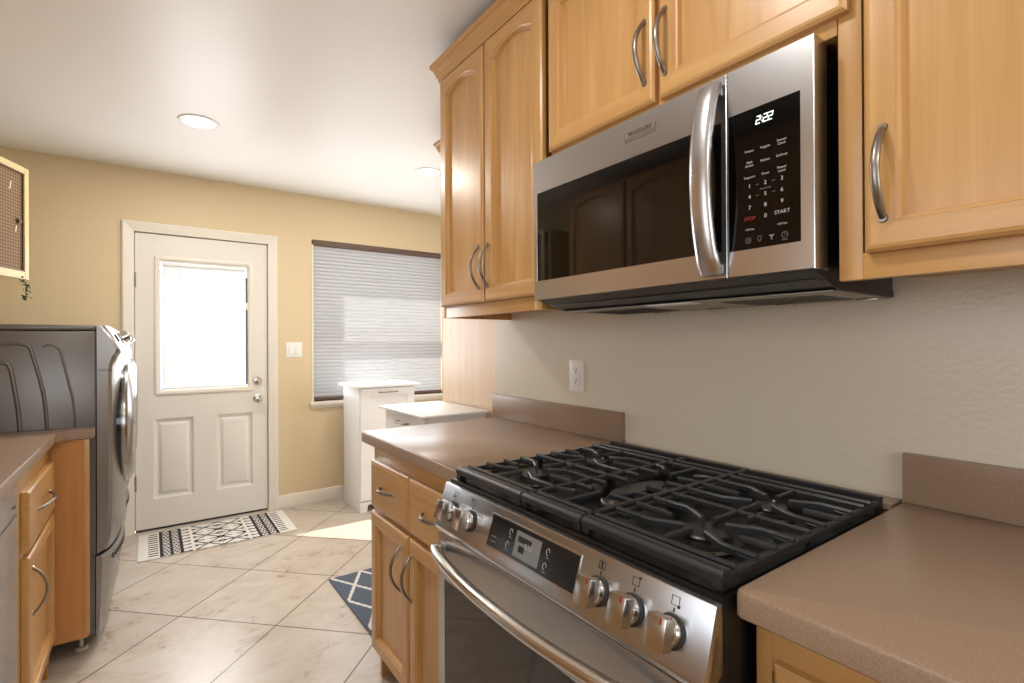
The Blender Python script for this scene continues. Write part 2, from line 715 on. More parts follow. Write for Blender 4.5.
DF = YF + 0.012          # door front face, set a little into the frame
dmb = MB()
GX0, GX1, GZ0, GZ1 = 0.066, 0.598, 0.932, 1.812    # glass opening
# slab as boxes around the glass opening and around two panels
PZ0, PZ1 = 0.205, 0.742
PA, PB = (0.030, 0.257), (0.397, 0.627)
dp = M['door_paint']
holes = [(GX0, GX1, GZ0, GZ1), (PA[0], PA[1], PZ0, PZ1), (PB[0], PB[1], PZ0, PZ1)]
holed_wall(dmb, 'x', DF, DF + 0.04, DX0, DX1, 0.012, DZ, holes, dp)
for (a, b) in (PA, PB):
    def lp(i, y):
        return loop_rect(a + i, b - i, PZ0 + i, PZ1 - i, y)
    dmb.skin([lp(0, DF), lp(0.007, DF + 0.013), lp(0.014, DF + 0.016), lp(0.026, DF + 0.016), lp(0.044, DF + 0.003), lp(0.047, DF + 0.002)], lambda i, k: dp, cap0=False)
door = struct(dmb.build('door_1', base=((DX0 + DX1) / 2, DF, 0)))
door['label'] = 'cream entry door with a blind-covered half light and two lower panels'
# lite frame
mb = MB()
O = (0.034, 0.628, 0.903, 1.845)
def lr(i, y):
    return loop_rect(O[0] + i, O[1] - i, O[2] + i, O[3] - i, y)
mb.skin([lr(0, DF), lr(0.003, DF - 0.010), lr(0.012, DF - 0.013), lr(0.024, DF - 0.008), lr(0.032, DF + 0.004), lr(0.032, DF + 0.03)], lambda i, k: M['trim'], cap0=False, cap1=False)
mb.build('light_frame', door)
MB().box(GX0, GX1, DF + 0.031, DF + 0.034, GZ0, GZ1, M['glass']).build('glass_pane', door)
# slats: tilted so the high sun passes between them
mb = MB()
zz = GZ0 + 0.03
sl = math.radians(53)
while zz < GZ1 - 0.025:
    w = 0.0085
    dy, dz = w * math.cos(sl), w * math.sin(sl)
    yc = DF + 0.018
    mb.box(-0.5, 0.5, -w, w, -0.0004, 0.0004, M['slat'],
           X=Matrix.Translation(((GX0 + GX1) / 2, yc, zz)) @ Matrix.Rotation(sl, 4, 'X') @ Matrix.Diagonal((GX1 - GX0 - 0.035, 1, 1, 1)))
    zz += 0.0125
for xx in (GX0 + 0.11, GX1 - 0.11):
    mb.tube([(xx, DF + 0.012, GZ0 + 0.02), (xx, DF + 0.012, GZ1 - 0.02)], 0.0012, M['white'], 6)
mb.box(GX0 + 0.012, GX1 - 0.015, DF + 0.006, DF + 0.03, GZ1 - 0.028, GZ1 - 0.008, M['white'], 0.002)
mb.box(GX0 + 0.012, GX1 - 0.015, DF + 0.01, DF + 0.026, GZ0 + 0.008, GZ0 + 0.02, M['white'], 0.002)
mb.build('mini_blind', door)
mb = MB()
mb.box(GX1 - 0.012, GX1 - 0.003, DF + 0.004, DF + 0.012, GZ0 + 0.02, GZ1 - 0.08, M['grey_plate'])
mb.box(GX1 - 0.016, GX1 - 0.001, DF - 0.002, DF + 0.012, 1.5, 1.55, M['white'], 0.003)
mb.build('blind_slider', door)


def knob_prof():
    return [(0.030, 0), (0.031, 0.004), (0.026, 0.008), (0.013, 0.012), (0.012, 0.030), (0.020, 0.036), (0.027, 0.044), (0.027, 0.054), (0.021, 0.062), (0.0, 0.065)]


FX = frame_at((0.662, DF, 0.840), (1, 0, 0), (0, 0, 1))
kn = MB().lathe(knob_prof(), M['steel_hi'], 28, X=FX).build('door_knob', door)
FX = frame_at((0.662, DF, 0.972), (1, 0, 0), (0, 0, 1))
db = MB().lathe([(0.029, 0), (0.030, 0.006), (0.026, 0.014), (0.012, 0.016), (0.0, 0.016)], M['steel_hi'], 28, X=FX)
db.box(-0.004, 0.004, -0.017, 0.017, 0.015, 0.030, M['steel_hi'], 0.002, X=FX)
db.build('deadbolt', door)
for z in (1.63, 0.98, 0.28):
    MB().box(DX0 - 0.006, DX0 + 0.006, DF - 0.012, DF + 0.002, z, z + 0.09, M['nickel'], 0.002).tube([(DX0, DF - 0.01, z - 0.004), (DX0, DF - 0.01, z + 0.094)], 0.006, M['nickel'], 10).build('hinge', door)
MB().box(DX0, DX1, DF - 0.004, DF + 0.03, 0.002, 0.013, M['slot']).build('door_sweep', door)
MB().box(DX1 - 0.002, DX1 + 0.0035, DF + 0.004, DF + 0.014, 0.80, 0.88, M['nickel']).build('strike_plate', door)

# ---- the window
mb = MB()
wt = M['trim']
yo = YF + 0.07
for (a, b, c, d, y0, y1) in ((WX0, WX0 + 0.035, WZ0, WZ1, yo, yo + 0.06), (WX1 - 0.035, WX1, WZ0, WZ1, yo, yo + 0.06), (WX0, WX1, WZ0, WZ0 + 0.045, yo, yo + 0.06),
                            (WX0, WX1, WZ1 - 0.045, WZ1, yo, yo + 0.06)):
    mb.box(a, b, y0, y1, c, d, wt)
win = struct(mb.build('window_1', base=(1.62, YF, WZ0)))
MB().box(WX0 + 0.035, WX1 - 0.035, yo + 0.0, yo + 0.055, 1.262, 1.338, wt).build('meeting_rail', win)
MB().box(WX0 + 0.035, WX1 - 0.035, yo + 0.02, yo + 0.024, WZ0 + 0.045, WZ1 - 0.045, M['glass']).build('glass_pane', win)
MB().box(WX0 - 0.022, WX1, YF - 0.035, YF + 0.07, WZ0 - 0.03, WZ0, wt, 0.005).box(WX0 - 0.012, WX1, YF - 0.014, YF - 0.0002, WZ0 - 0.052, WZ0 - 0.03, wt, 0.003).build('window_stool', win)
# white side reveal seen beside the shade
MB().box(WX0, WX0 + 0.012, YF - 0.004, YF + 0.07, WZ0, WZ1 - 0.04, wt).build('side_jamb', win)

# outside: eave, and an added unseen fin shaped to shade the window's left side
struct(MB().box(-1.6, 4.6, YF + WT, YF + WT + 0.42, 2.38, 2.5, M['concrete']).build('trim_2'))
struct(MB().box(0.80, 0.99, YF + WT, YF + WT + 0.205, 0.0, 2.38, M['concrete']).box(0.80, 0.99, YF + WT + 0.205, YF + WT + 0.34, 0.0, 1.42, M['concrete']).build('added_shade_fin'))
struct(MB().box(-4, 7, YF + WT, 12, -0.2, -0.05, M['concrete']).build('ground'))

# pleated shade: a thing of its own
BX0, BX1 = WX0 + 0.014, WX1 - 0.006
sh = thing('window_shade', 'white pleated window shade with dark brown rails, glowing with daylight', 'window shade', ((BX0 + BX1) / 2, YF + 0.02, WZ0))
mb = MB()
pitch_ = 0.0295
zt, zb = WZ1 - 0.045, WZ0 + 0.03
n = int(round((zt - zb) / pitch_))
prof = []
for i in range(n):
    z0 = zt - (zt - zb) * i / n
    z1 = zt - (zt - zb) * (i + 1) / n
    prof += [(YF + 0.0215, z0), (YF + 0.0180, z0 - (z0 - z1) * 0.16), (YF + 0.017, (z0 + z1) / 2), (YF + 0.0180, z0 - (z0 - z1) * 0.84)]
prof.append((YF + 0.0215, zb))
vs, fs = [], []
for x in (BX0, BX1):
    vs += [(x, a, b) for a, b in prof]
L = len(prof)
fs = [(i, i + 1, L + i + 1, L + i) for i in range(L - 1)]
mb.add(vs, fs, M['shade'])
mb.build('pleated_fabric', sh, angle=60)
MB().box(BX0 - 0.008, BX1, YF - 0.002, YF + 0.045, WZ1 - 0.045, WZ1 - 0.002, M['brown_rail'], 0.003).build('head_rail', sh)
MB().box(BX0, BX1, YF + 0.006, YF + 0.04, WZ0 + 0.006, WZ0 + 0.03, M['brown_rail'], 0.003).build('bottom_rail', sh)

# light switch
sw = thing('light_switch', 'white double rocker light switch between the entry door and the window', 'light switch', (0.915, YF, 1.14))
MB().box(0.857, 0.973, YF - 0.006, YF, 1.141, 1.258, M['white'], 0.003).build('wall_plate', sw)
for xx in (0.892, 0.938):
    MB().box(xx - 0.017, xx + 0.017, YF - 0.010, YF - 0.0055, 1.167, 1.233, M['white'], 0.002).build('rocker', sw)

# ceiling lights
def can(x, y, label, power):
    t = thing('recessed_light', label, 'ceiling light', (x, y, H), 'recessed ceiling lights')
    X = Matrix.Translation((x, y, H)) @ Matrix.Rotation(PI, 4, 'X')
    MB().lathe([(0.074, 0.0), (0.074, 0.004), (0.082, 0.0065), (0.093, 0.005), (0.096, 0.0), ], M['white'], 40, X=X, closed=True).build('trim_ring', t)
    MB().lathe([(0.0735, 0.0), (0.0735, 0.003), (0.0, 0.0032)], M['lens'], 40, X=X).build('lens', t)
    d = bpy.data.lights.new('lamp', 'AREA')
    d.shape = 'DISK'
    d.size = 0.14
    d.energy = power
    d.color = (1.0, 0.95, 0.87)
    o = bpy.data.objects.new('lamp', d)
    COL.objects.link(o)
    o.parent = t
    o.location = (0, 0, -0.012)
    return t


can(0.219, 3.117, 'round recessed ceiling light nearer the entry door', 14)
can(1.556, 3.135, 'round recessed ceiling light just left of the tall upper cabinets', 7)
can(0.20, 0.75, 'unseen recessed ceiling light added as fill above the kitchen aisle', 7)  # this and the next two are out of view, added for extra light
can(0.20, -0.9, 'unseen recessed ceiling light added as fill behind the camera', 7)
can(2.6, 1.2, 'unseen recessed ceiling light added as fill over the dining area', 7)


# ------------------------------------------------------------------ cabinet parts
def panel_door(name, parent, xf, y0, y1, z0, z1, nx, arch=0.0, w=0.054, t=0.02, label=None):
    """framed door whose back lies on plane x=xf; front looks along nx (-1 or +1); arched top rail"""
    nt = 15
    def loop(i, c, a):
        pts = [(y0 + i, z0 + i), (y1 - i, z0 + i)]
        for k in range(nt):
            u = k / (nt - 1)
            yy = (y1 - i) + ((y0 + i) - (y1 - i)) * u
            hh = 4 * u * (1 - u)
            pts.append((yy, z1 - i - a * (1 - hh)))
        return [(xf + nx * c, p[0], p[1]) for p in pts]
    A = arch
    loops = [loop(0, 0, 0), loop(0, t - 0.006, 0), loop(0.005, t - 0.0015, 0), loop(0.010, t, 0), loop(w - 0.011, t, A), loop(w - 0.009, t - 0.003, A), loop(w - 0.004, t - 0.004, A), loop(w - 0.001, t - 0.016, A), loop(w + 0.001, t - 0.016, A)]
    def mats(i, k):
        if i in (-1, len(loops) - 1):
            return M['wood_v']
        if k == 0 or 2 <= k < nt + 1:
            return M['wood_h']
        return M['wood_v']
    return MB().skin(loops, mats).build(name, parent, label=label, angle=12)


def arc_pull(parent, p0, p1, out, bow=0.034, name='handle'):
    """satin bow handle from p0 to p1 arching along 'out'"""
    p0, p1, out = Vector(p0), Vector(p1), Vector(out)
    N = 17
    path, rs, ry = [], [], []
    for i in range(N):
        u = i / (N - 1)
        s = math.sin(PI * u) ** 0.8
        path.append(p0.lerp(p1, u) + out * (bow * s))
        rs.append(0.0056 + 0.0010 * math.sin(PI * u))
        ry.append(0.0042 + 0.0006 * math.sin(PI * u))
    d = (p1 - p0).normalized()
    mb = MB().tube(path, rs, M['nickel'], 10, ry=ry, up=tuple(out))
    for p in (p0, p1):
        mb.tube([p - out * 0.0005, p + out * 0.004], [0.0075, 0.006], M['nickel'], 10, up=tuple(d))
    return mb.build(name, parent)


# ------------------------------------------------------------------ upper cabinets on the right wall
UX = 0.955                # face-frame front
UT = 2.30


def upper(label, y0, y1, z0, doors, rail=0.043, arch=0.0, end_left=False, w=0.054):
    t = thing('upper_cabinet', label, 'cabinet', ((UX + XR) / 2, (y0 + y1) / 2, z0), 'wall cabinets over the range wall')
    mb = MB()
    v, h = M['wood_v'], M['wood_h']
    # sides, top, recessed bottom, back
    mb.box(UX + 0.02, XR, y0, y0 + 0.016, z0, UT, v)
    mb.box(UX + 0.02, XR, y1 - 0.016, y1, z0 + (0.0285 if y1 < 1 else 0), UT, v)
    mb.box(UX + 0.02, XR, y0 + 0.016, y1 - 0.016, UT - 0.02, UT, h)
    mb.box(UX + 0.02, XR, y0 + 0.016, y1 - 0.016, z0 + 0.028, z0 + 0.045, M['wood_h'])
    mb.build('carcass', t)
    mb = MB()
    mb.box(UX, UX + 0.02, y0, y0 + 0.035, z0, UT, v, 0.001)
    mb.box(UX, UX + 0.02, y1 - 0.035, y1, z0, UT, v, 0.001)
    mb.box(UX, UX + 0.02, y0 + 0.035, y1 - 0.035, z0, z0 + rail, h, 0.001)
    mb.box(UX, UX + 0.02, y0 + 0.035, y1 - 0.035, UT - 0.05, UT, h, 0.001)
    if len(doors) > 1:
        ym = (doors[0][1] + doors[1][0]) / 2
        mb.box(UX, UX + 0.02, ym - 0.02, ym + 0.02, z0 + rail, UT - 0.05, v, 0.001)
    mb.build('face_frame', t)
    for (a, b, c, d, hy) in doors:
        dd = panel_door('door', t, UX - 0.0004, a, b, c, d, -1, arch, w)
        if hy is not None:
            arc_pull(dd, (UX - 0.0204, hy, hy_z[0] + c - 1.388), (UX - 0.0204, hy, hy_z[1] + c - 1.388), (-1, 0, 0))
    return t


hy_z = (1.438, 1.580)
u1 = upper('tall honey wood wall cabinet left of the microwave, two arched doors', 1.176, 1.806, 1.345,
           [(1.152, 1.462, 1.388, 2.277, 1.440), (1.474, 1.786, 1.388, 2.277, 1.500)], arch=0.030)
u2 = upper('short honey wood wall cabinet directly above the microwave, two doors', 0.376, 1.126, 1.768,
           [(0.355, 0.733, 1.795, 2.277, 0.713), (0.746, 1.122, 1.795, 2.277, 0.771)], rail=0.03, arch=0.030)
u3 = upper('honey wood wall cabinet right of the microwave, handle on its left door', -0.56, 0.3745, 1.348,
           [(-0.500, -0.102, 1.388, 2.277, -0.125), (-0.09, 0.331, 1.388, 2.277, 0.304)], arch=0.030)

# crown moulding with a return at the far end
cp = [(0.0, 0.0), (-0.008, 0.0), (-0.009, 0.014), (-0.014, 0.019), (-0.017, 0.030), (-0.023, 0.043), (-0.026, 0.051), (-0.032, 0.053), (-0.034, 0.061), (-0.034, 0.070), (0.0, 0.070)]
ZC = 2.288
cw = thing('crown_molding', 'stepped honey wood crown molding running along the tops of the wall cabinets', 'crown molding', (UX, 0.6, ZC))
xf_, ye_ = UX - 0.0008, 1.8068
MB().skin([[(xf_ + a, -0.56, ZC + b) for a, b in cp], [(xf_ + a, ye_ - a, ZC + b) for a, b in cp]], lambda i, k: M['wood_h']).build('front_run', cw, angle=20)
MB().skin([[(xf_ + a, ye_ - a, ZC + b) for a, b in cp], [(XR, ye_ - a, ZC + b) for a, b in cp]], lambda i, k: M['wood_x']).build('end_return', cw, angle=20)

# ------------------------------------------------------------------ microwave
MX = 0.904
mw = thing('microwave', 'stainless steel microwave mounted over the gas range', 'microwave', (1.08, 0.77, 1.345))
Y0, Y1 = 0.391, 1.147
ZB, ZT = 1.368, 1.762
mb = MB()
mb.box(MX + 0.0485, XR, Y0 + 0.010, Y1 - 0.010, 1.352, ZT - 0.002, M['black_case'], 0.003)
mb.build('case', mw, label='black case')
# steel front: door surround
st = M['steel']
YS = 0.548
mb = MB()
gy0, gy1, gz0, gz1 = YS + 0.012, 1.134, 1.421, 1.671
def front_with_hole(mb, y0, y1, z0, z1, hy0, hy1, hz0, hz1, x0, x1, mat):
    """slab x0 (front) .. x1 with a rectangular recess cut through the front by 3 mm"""
    def r(a, b, c, d, x):
        return [(x, a, c), (x, b, c), (x, b, d), (x, a, d)]
    e = 0.0012
    mb.skin([r(y0, y1, z0, z1, x1), r(y0, y1, z0, z1, x0 + e), r(y0 + e, y1 - e, z0 + e, z1 - e, x0), r(hy0, hy1, hz0, hz1, x0), r(hy0 + 0.001, hy1 - 0.001, hz0 + 0.001, hz1 - 0.001, x0 + 0.003), ], lambda i, k: mat)
front_with_hole(mb, YS + 0.001, Y1, ZB, ZT, gy0, gy1, gz0, gz1, MX, MX + 0.048, st)
mdoor = mb.build('door', mw, angle=20)
mb = MB().box(MX + 0.0012, MX + 0.0032, gy0, gy1, gz0, gz1, M['black_glass'])
mb.build('door_window', mdoor, label='black glass window')
# handle: wide bowed strap
loops, N = [], 25
for i in range(N):
    u = i / (N - 1)
    zz = 1.376 + (1.745 - 1.376) * u
    xo = MX - 0.014 - 0.036 * math.sin(PI * u) ** 0.7
    yc_, hw_ = 0.577, 0.0225
    sec = [(-hw_, 0.010), (-hw_, 0.003), (-hw_ + 0.004, -0.002), (-hw_ * 0.5, -0.0045), (0, -0.0052), (hw_ * 0.5, -0.0045), (hw_ - 0.004, -0.002), (hw_, 0.003), (hw_, 0.010)]
    loops.append([(xo + b_, yc_ + a_, zz) for a_, b_ in sec])
mb = MB().skin(loops, lambda i, k: M['steel_v'])
for z in (1.387, 1.734):
    mb.box(MX - 0.012, MX + 0.0005, 0.559, 0.595, z - 0.010, z + 0.010, M['steel_v'], 0.003)
mb.build('handle', mdoor, angle=40)
# badge
bX = frame_at((MX - 0.0002, 0.760, 1.7195), (0, -1, 0), (0, 0, 1))
mb = MB().box(-0.044, 0.044, -0.0015, 0.0105, 0, 0.0006, M['steel_hi'], X=bX)
mb.box(-0.044, 0.044, -0.0105, -0.0035, 0, 0.0006, M['badge_grey'], X=bX)
for (a, b, c, d) in ((-0.0445, 0.0445, 0.0098, 0.0106), (-0.0445, -0.0438, -0.0018, 0.0106), (0.0438, 0.0445, -0.0018, 0.0106)):
    mb.box(a, b, c, d, 0.0002, 0.0009, M['badge_grey'], X=bX)
text_into(mb, 'FRIGIDAIRE', 0.0118, bX @ Matrix.Translation((0, 0.0046, 0.0009)), M['print_dark'], spacing=1.12)
text_into(mb, 'GALLERY', 0.0062, bX @ Matrix.Translation((0, -0.007, 0.0009)), M['steel_hi'], spacing=1.6)
mb.build('badge', mdoor)
# control side
mb = MB()
ky0, ky1, kz0, kz1 = 0.413, YS - 0.001, 1.417, 1.675
front_with_hole(mb, Y0, YS - 0.0005, ZB, ZT, ky0, ky1 - 0.001, kz0, kz1, MX, MX + 0.048, st)
cs = mb.build('control_side', mw, angle=20)
cp_ = MB().box(MX + 0.0012, MX + 0.0032, ky0, ky1, kz0, kz1, M['keypad_glass']).build('control_panel', cs, label='black glass keypad')


def seg7(mb, ch, X, w, h, t, mat):
    segs = {'2': 'abged', ':': ':'}[ch]
    if segs == ':':
        for y in (h * 0.3, h * 0.7):
            mb.box(-t * 0.5, t * 0.5, y - t * 0.5, y + t * 0.5, 0, 0.0004, mat, X=X)
        return
    R_ = {'a': (0, w, h - t, h), 'd': (0, w, 0, t), 'g': (0, w, h / 2 - t / 2, h / 2 + t / 2), 'b': (w - t, w, h / 2, h), 'e': (0, t, 0, h / 2), 'c': (w - t, w, 0, h / 2), 'f': (0, t, h / 2, h)}
    for s_ in segs:
        a, b, c, d = R_[s_]
        mb.box(a, b, c, d, 0, 0.0004, mat, X=X)


SH = Matrix(((1, 0.18, 0, 0), (0, 1, 0, 0), (0, 0, 1, 0), (0, 0, 0, 1)))
kX = lambda y, z: frame_at((MX + 0.0011, y, z), (0, -1, 0), (0, 0, 1))
mb = MB()
for k, ch in enumerate('2:22'):
    off = [0, 0.0105, 0.0130, 0.0225][k]
    seg7(mb, ch, kX(0.492, 1.6435) @ Matrix.Translation((off, 0, 0)) @ SH, 0.0078, 0.0145, 0.00145, M['clock'])
mb.build('clock_display', cs, label='glowing 2:22 clock')
mb = MB()
rows = [(1.5985, ('Potato', 'Veggies', 'Sensor\nCook')), (1.5745, ('Melt\nSoften', 'Reheat', 'Defrost')), (1.5500, ('Popcorn', 'Timer', 'Power\nLevel'))]
cols = (0.504, 0.4745, 0.445)
for z, names in rows:
    for y, nm in zip(cols, names):
        text_into(mb, nm, 0.0062, kX(y, z), M['print'])
for z, names in ((1.5335, '123'), (1.5135, '456'), (1.4935, '789')):
    for y, nm in zip(cols, names):
        text_into(mb, nm, 0.0105, kX(y, z), M['print'])
text_into(mb, '0', 0.0105, kX(cols[1], 1.4735), M['print'])
text_into(mb, 'START', 0.0092, kX(cols[2], 1.4745), M['print'])
text_into(mb, 'STOP', 0.0092, kX(cols[0], 1.4735), M['red'])
text_into(mb, '+30 Sec', 0.0055, kX(cols[2], 1.4535), M['print'])
text_into(mb, '+30 Sec', 0.0055, kX(cols[0], 1.4535), M['print'])
text_into(mb, 'Auto Cook', 0.0042, kX(cols[1], 1.5235), M['print_dim'])
for dy in (-0.5, 0.5):
    for z in (1.5335, 1.5135):
        mb.box(-0.003, 0.003, -0.0003, 0.0003, 0, 0.0003, M['print_dim'], X=kX(cols[1] + dy * 0.0295, z))
for (y, kind) in ((0.507, 'ring'), (0.4855, 'bulb'), (0.4635, 'fan'), (0.4405, 'ring')):
    X = kX(y, 1.4335)
    ring = [(0.0052 * math.cos(2 * PI * k / 20), 0.0052 * math.sin(2 * PI * k / 20), 0.0002) for k in range(20)]
    if kind == 'ring':
        mb.tube(ring, 0.0004, M['print_dim'], 5, closed=True, X=X)
        if y > 0.5:
            mb.tube([(0.002 * math.cos(2 * PI * k / 12), 0.002 * math.sin(2 * PI * k / 12), 0.0002) for k in range(12)], 0.0004, M['print_dim'], 5, closed=True, X=X)
        else:
            mb.tube([(0, 0.0035, 0.0002), (0, 0, 0.0002), (0.003, 0, 0.0002)], 0.0004, M['print_dim'], 5, X=X)
            text_into(mb, 'Clock', 0.004, X @ Matrix.Translation((0, -0.0085, 0)), M['print_dim'])
    elif kind == 'bulb':
        mb.tube([(-0.0015, -0.0045, 0.0002), (-0.0015, -0.002, 0.0002), (-0.0038, 0.0018, 0.0002), (-0.002, 0.0048, 0.0002), (0.002, 0.0048, 0.0002), (0.0038, 0.0018, 0.0002), (0.0015, -0.002, 0.0002), (0.0015, -0.0045, 0.0002)], 0.0004, M['print_dim'], 5, closed=True, X=X)
    else:
        mb.prism([(-0.0055, 0.004), (0.0055, 0.004), (0.001, 0.0), (0.001, -0.005), (-0.001, -0.005), (-0.001, 0.0)], 'z', 0, 0.0004, M['print_dim'], X=X)
mb.build('keypad_printing', cs)
# underside
mb = MB()
mb.prism([(MX + 0.010, 1.3675), (MX + 0.042, 1.3675), (XR - 0.01, 1.3515), (XR - 0.01, 1.338), (1.02, 1.338), (0.985, 1.345)], 'y', Y0 + 0.006, Y1 - 0.006, M['black_case'])
us = mb.build('vent_base', mw, label='black underside')
MB().box(1.0, XR - 0.014, Y0 + 0.012, Y1 - 0.012, 1.3362, 1.3385, M['pale_plate'], 0.001).build('bottom_plate', us, label='grey metal bottom plate')
for (a, b) in ((0.45, 0.66), (0.88, 1.09)):
    mb = MB()
    mb.box(1.06, 1.22, a, b, 1.3345, 1.3364, M['grey_plate'], 0.0006)
    for k in range(14):
        yy = a + 0.012 + (b - a - 0.024) * k / 13
        mb.box(1.07, 1.21, yy - 0.002, yy + 0.002, 1.3338, 1.3348, M['slot'])
    mb.build('grease_filter', us)
MB().box(0.995, 1.045, 0.70, 0.82, 1.3340, 1.3364, M['white'], 0.001).build('light_cover', us)
for y in (0.43, 0.6, 0.78, 0.96):
    MB().box(1.225, 1.25, y - 0.02, y + 0.02, 1.332, 1.3364, M['steel_hi'], 0.001).build('filter_clip', us)

# ------------------------------------------------------------------ the range
RY0, RY1 = 0.3865, 1.1345
rg = thing('gas_range', 'stainless steel gas range with five knobs and black cast iron grates', 'range', (0.93, 0.76, 0))
mb = MB()
mb.box(0.62, XR - 0.012, RY0 + 0.004, RY1 - 0.004, 0.06, 0.888, M['black_case'], 0.002)
for (x, y) in ((0.66, RY0 + 0.05), (0.66, RY1 - 0.05), (1.2, RY0 + 0.05), (1.2, RY1 - 0.05)):
    mb.lathe([(0.018, 0), (0.018, 0.02), (0.01, 0.025), (0.01, 0.07)], M['slot'], 16, X=Matrix.Translation((x, y, 0)))
mb.build('body', rg, label='black body')
# cooktop tray
CX0, CX1 = 0.622, 1.222
mb = MB()
def ring(i, z):
    return [(CX0 + i, RY0 + i, z), (CX1 - i, RY0 + i, z), (CX1 - i, RY1 - i, z), (CX0 + i, RY1 - i, z)]
mb.skin([ring(0, 0.889), ring(0, 0.9005), ring(0.002, 0.9035), ring(0.008, 0.9045), ring(0.012, 0.9020), ring(0.03, 0.900)], lambda i, k: M['black_enamel'])
ct = mb.build('cooktop', rg, label='black enamel cooktop', angle=25)
# level filler closing the gap to the wall
MB().box(1.2225, XR - 0.001, RY0 + 0.001, RY1 - 0.001, 0.895, 0.914, M['counter']).build('rear_filler', rg)

# burners
BUR = [(0.782, 1.000, 0.042), (1.003, 1.000, 0.034), (0.782, 0.520, 0.046), (1.003, 0.520, 0.034)]
for (bx, by, br) in BUR:
    b = MB()
    b.lathe([(br * 1.35, 0.902), (br * 1.3, 0.906), (br * 1.0, 0.907), (br * 0.98, 0.913), (br * 0.72, 0.914)], M['brass'], 32, X=Matrix.Translation((bx, by, 0)))
    for k in range(18):
        th = 2 * PI * k / 18
        b.box(-0.0015, 0.0015, -0.002, 0.002, 0.908, 0.912, M['slot'], X=Matrix.Translation((bx + br * math.cos(th), by + br * math.sin(th), 0)) @ Matrix.Rotation(th, 4, 'Z'))
    bu = b.build('burner', rg)
    MB().lathe([(br * 0.95, 0.9135), (br * 0.95, 0.918), (br * 0.88, 0.921), (0, 0.9215)], M['black_case'], 32, X=Matrix.Translation((bx, by, 0))).build('burner_cap', bu)
    MB().lathe([(0.003, 0.905), (0.003, 0.918), (0.0015, 0.921), (0, 0.9212)], M['white'], 10, X=Matrix.Translation((bx + br * 1.12, by + 0.012, 0))).build('igniter', bu)
def oval(rx, ry, z, n=36):
    return [(0.892 + rx * math.cos(2 * PI * k / n), 0.760 + ry * math.sin(2 * PI * k / n), z) for k in range(n)]
bu = MB().skin([oval(0.105, 0.04, 0.902), oval(0.1, 0.036, 0.907), oval(0.09, 0.03, 0.913), oval(0.07, 0.015, 0.9135)], lambda i, k: M['brass']).build('burner', rg)
MB().skin([oval(0.088, 0.029, 0.9135), oval(0.088, 0.029, 0.918), oval(0.083, 0.025, 0.9208)], lambda i, k: M['iron']).build('burner_cap', bu)

# grates
GZ = 0.9325
GH = 0.0115
def bar(mb, pts, w=0.0072, h=GH, mat=None):
    """cast bar with a trapezoid section along pts (top at the given z)"""
    mat = mat or M['iron']
    pts = [Vector(p) for p in pts]
    vs, fs = [], []
    N = len(pts)
    for i, p in enumerate(pts):
        t = (pts[min(i + 1, N - 1)] - pts[max(i - 1, 0)])
        t.z = 0
        t.normalize()
        a = Vector((-t.y, t.x, 0))
        for (s_, z) in ((-0.62, -h), (-0.62, -0.003), (-0.36, 0), (0.36, 0), (0.62, -0.003), (0.62, -h)):
            vs.append(p + a * (s_ * w) + Vector((0, 0, z)))
    n6 = 6
    for i in range(N - 1):
        for k in range(n6):
            fs.append((i * n6 + k, i * n6 + (k + 1) % n6, (i + 1) * n6 + (k + 1) % n6, (i + 1) * n6 + k))
    fs.append(tuple(range(n6 - 1, -1, -1)))
    fs.append(tuple((N - 1) * n6 + k for k in range(n6)))
    mb.add(vs, fs, mat)


def front_rail(mb, y0, y1):
    # heavy front rail with chamfered top and two end legs
    mb.prism([(0.634, 0.914), (0.631, 0.926), (0.638, GZ), (0.654, GZ), (0.657, 0.927), (0.655, 0.914)], 'y', y0, y1, M['iron'], 0.0008, 1)
    for y in (y0 + 0.009, y1 - 0.009):
        mb.prism([(0.634, 0.9175), (0.634, 0.905), (0.655, 0.905), (0.655, 0.9175)], 'y', y - 0.008, y + 0.008, M['iron'])
        mb.box(0.642, 0.654, y - 0.007, y + 0.007, 0.9025, 0.915, M['iron'], 0.001)


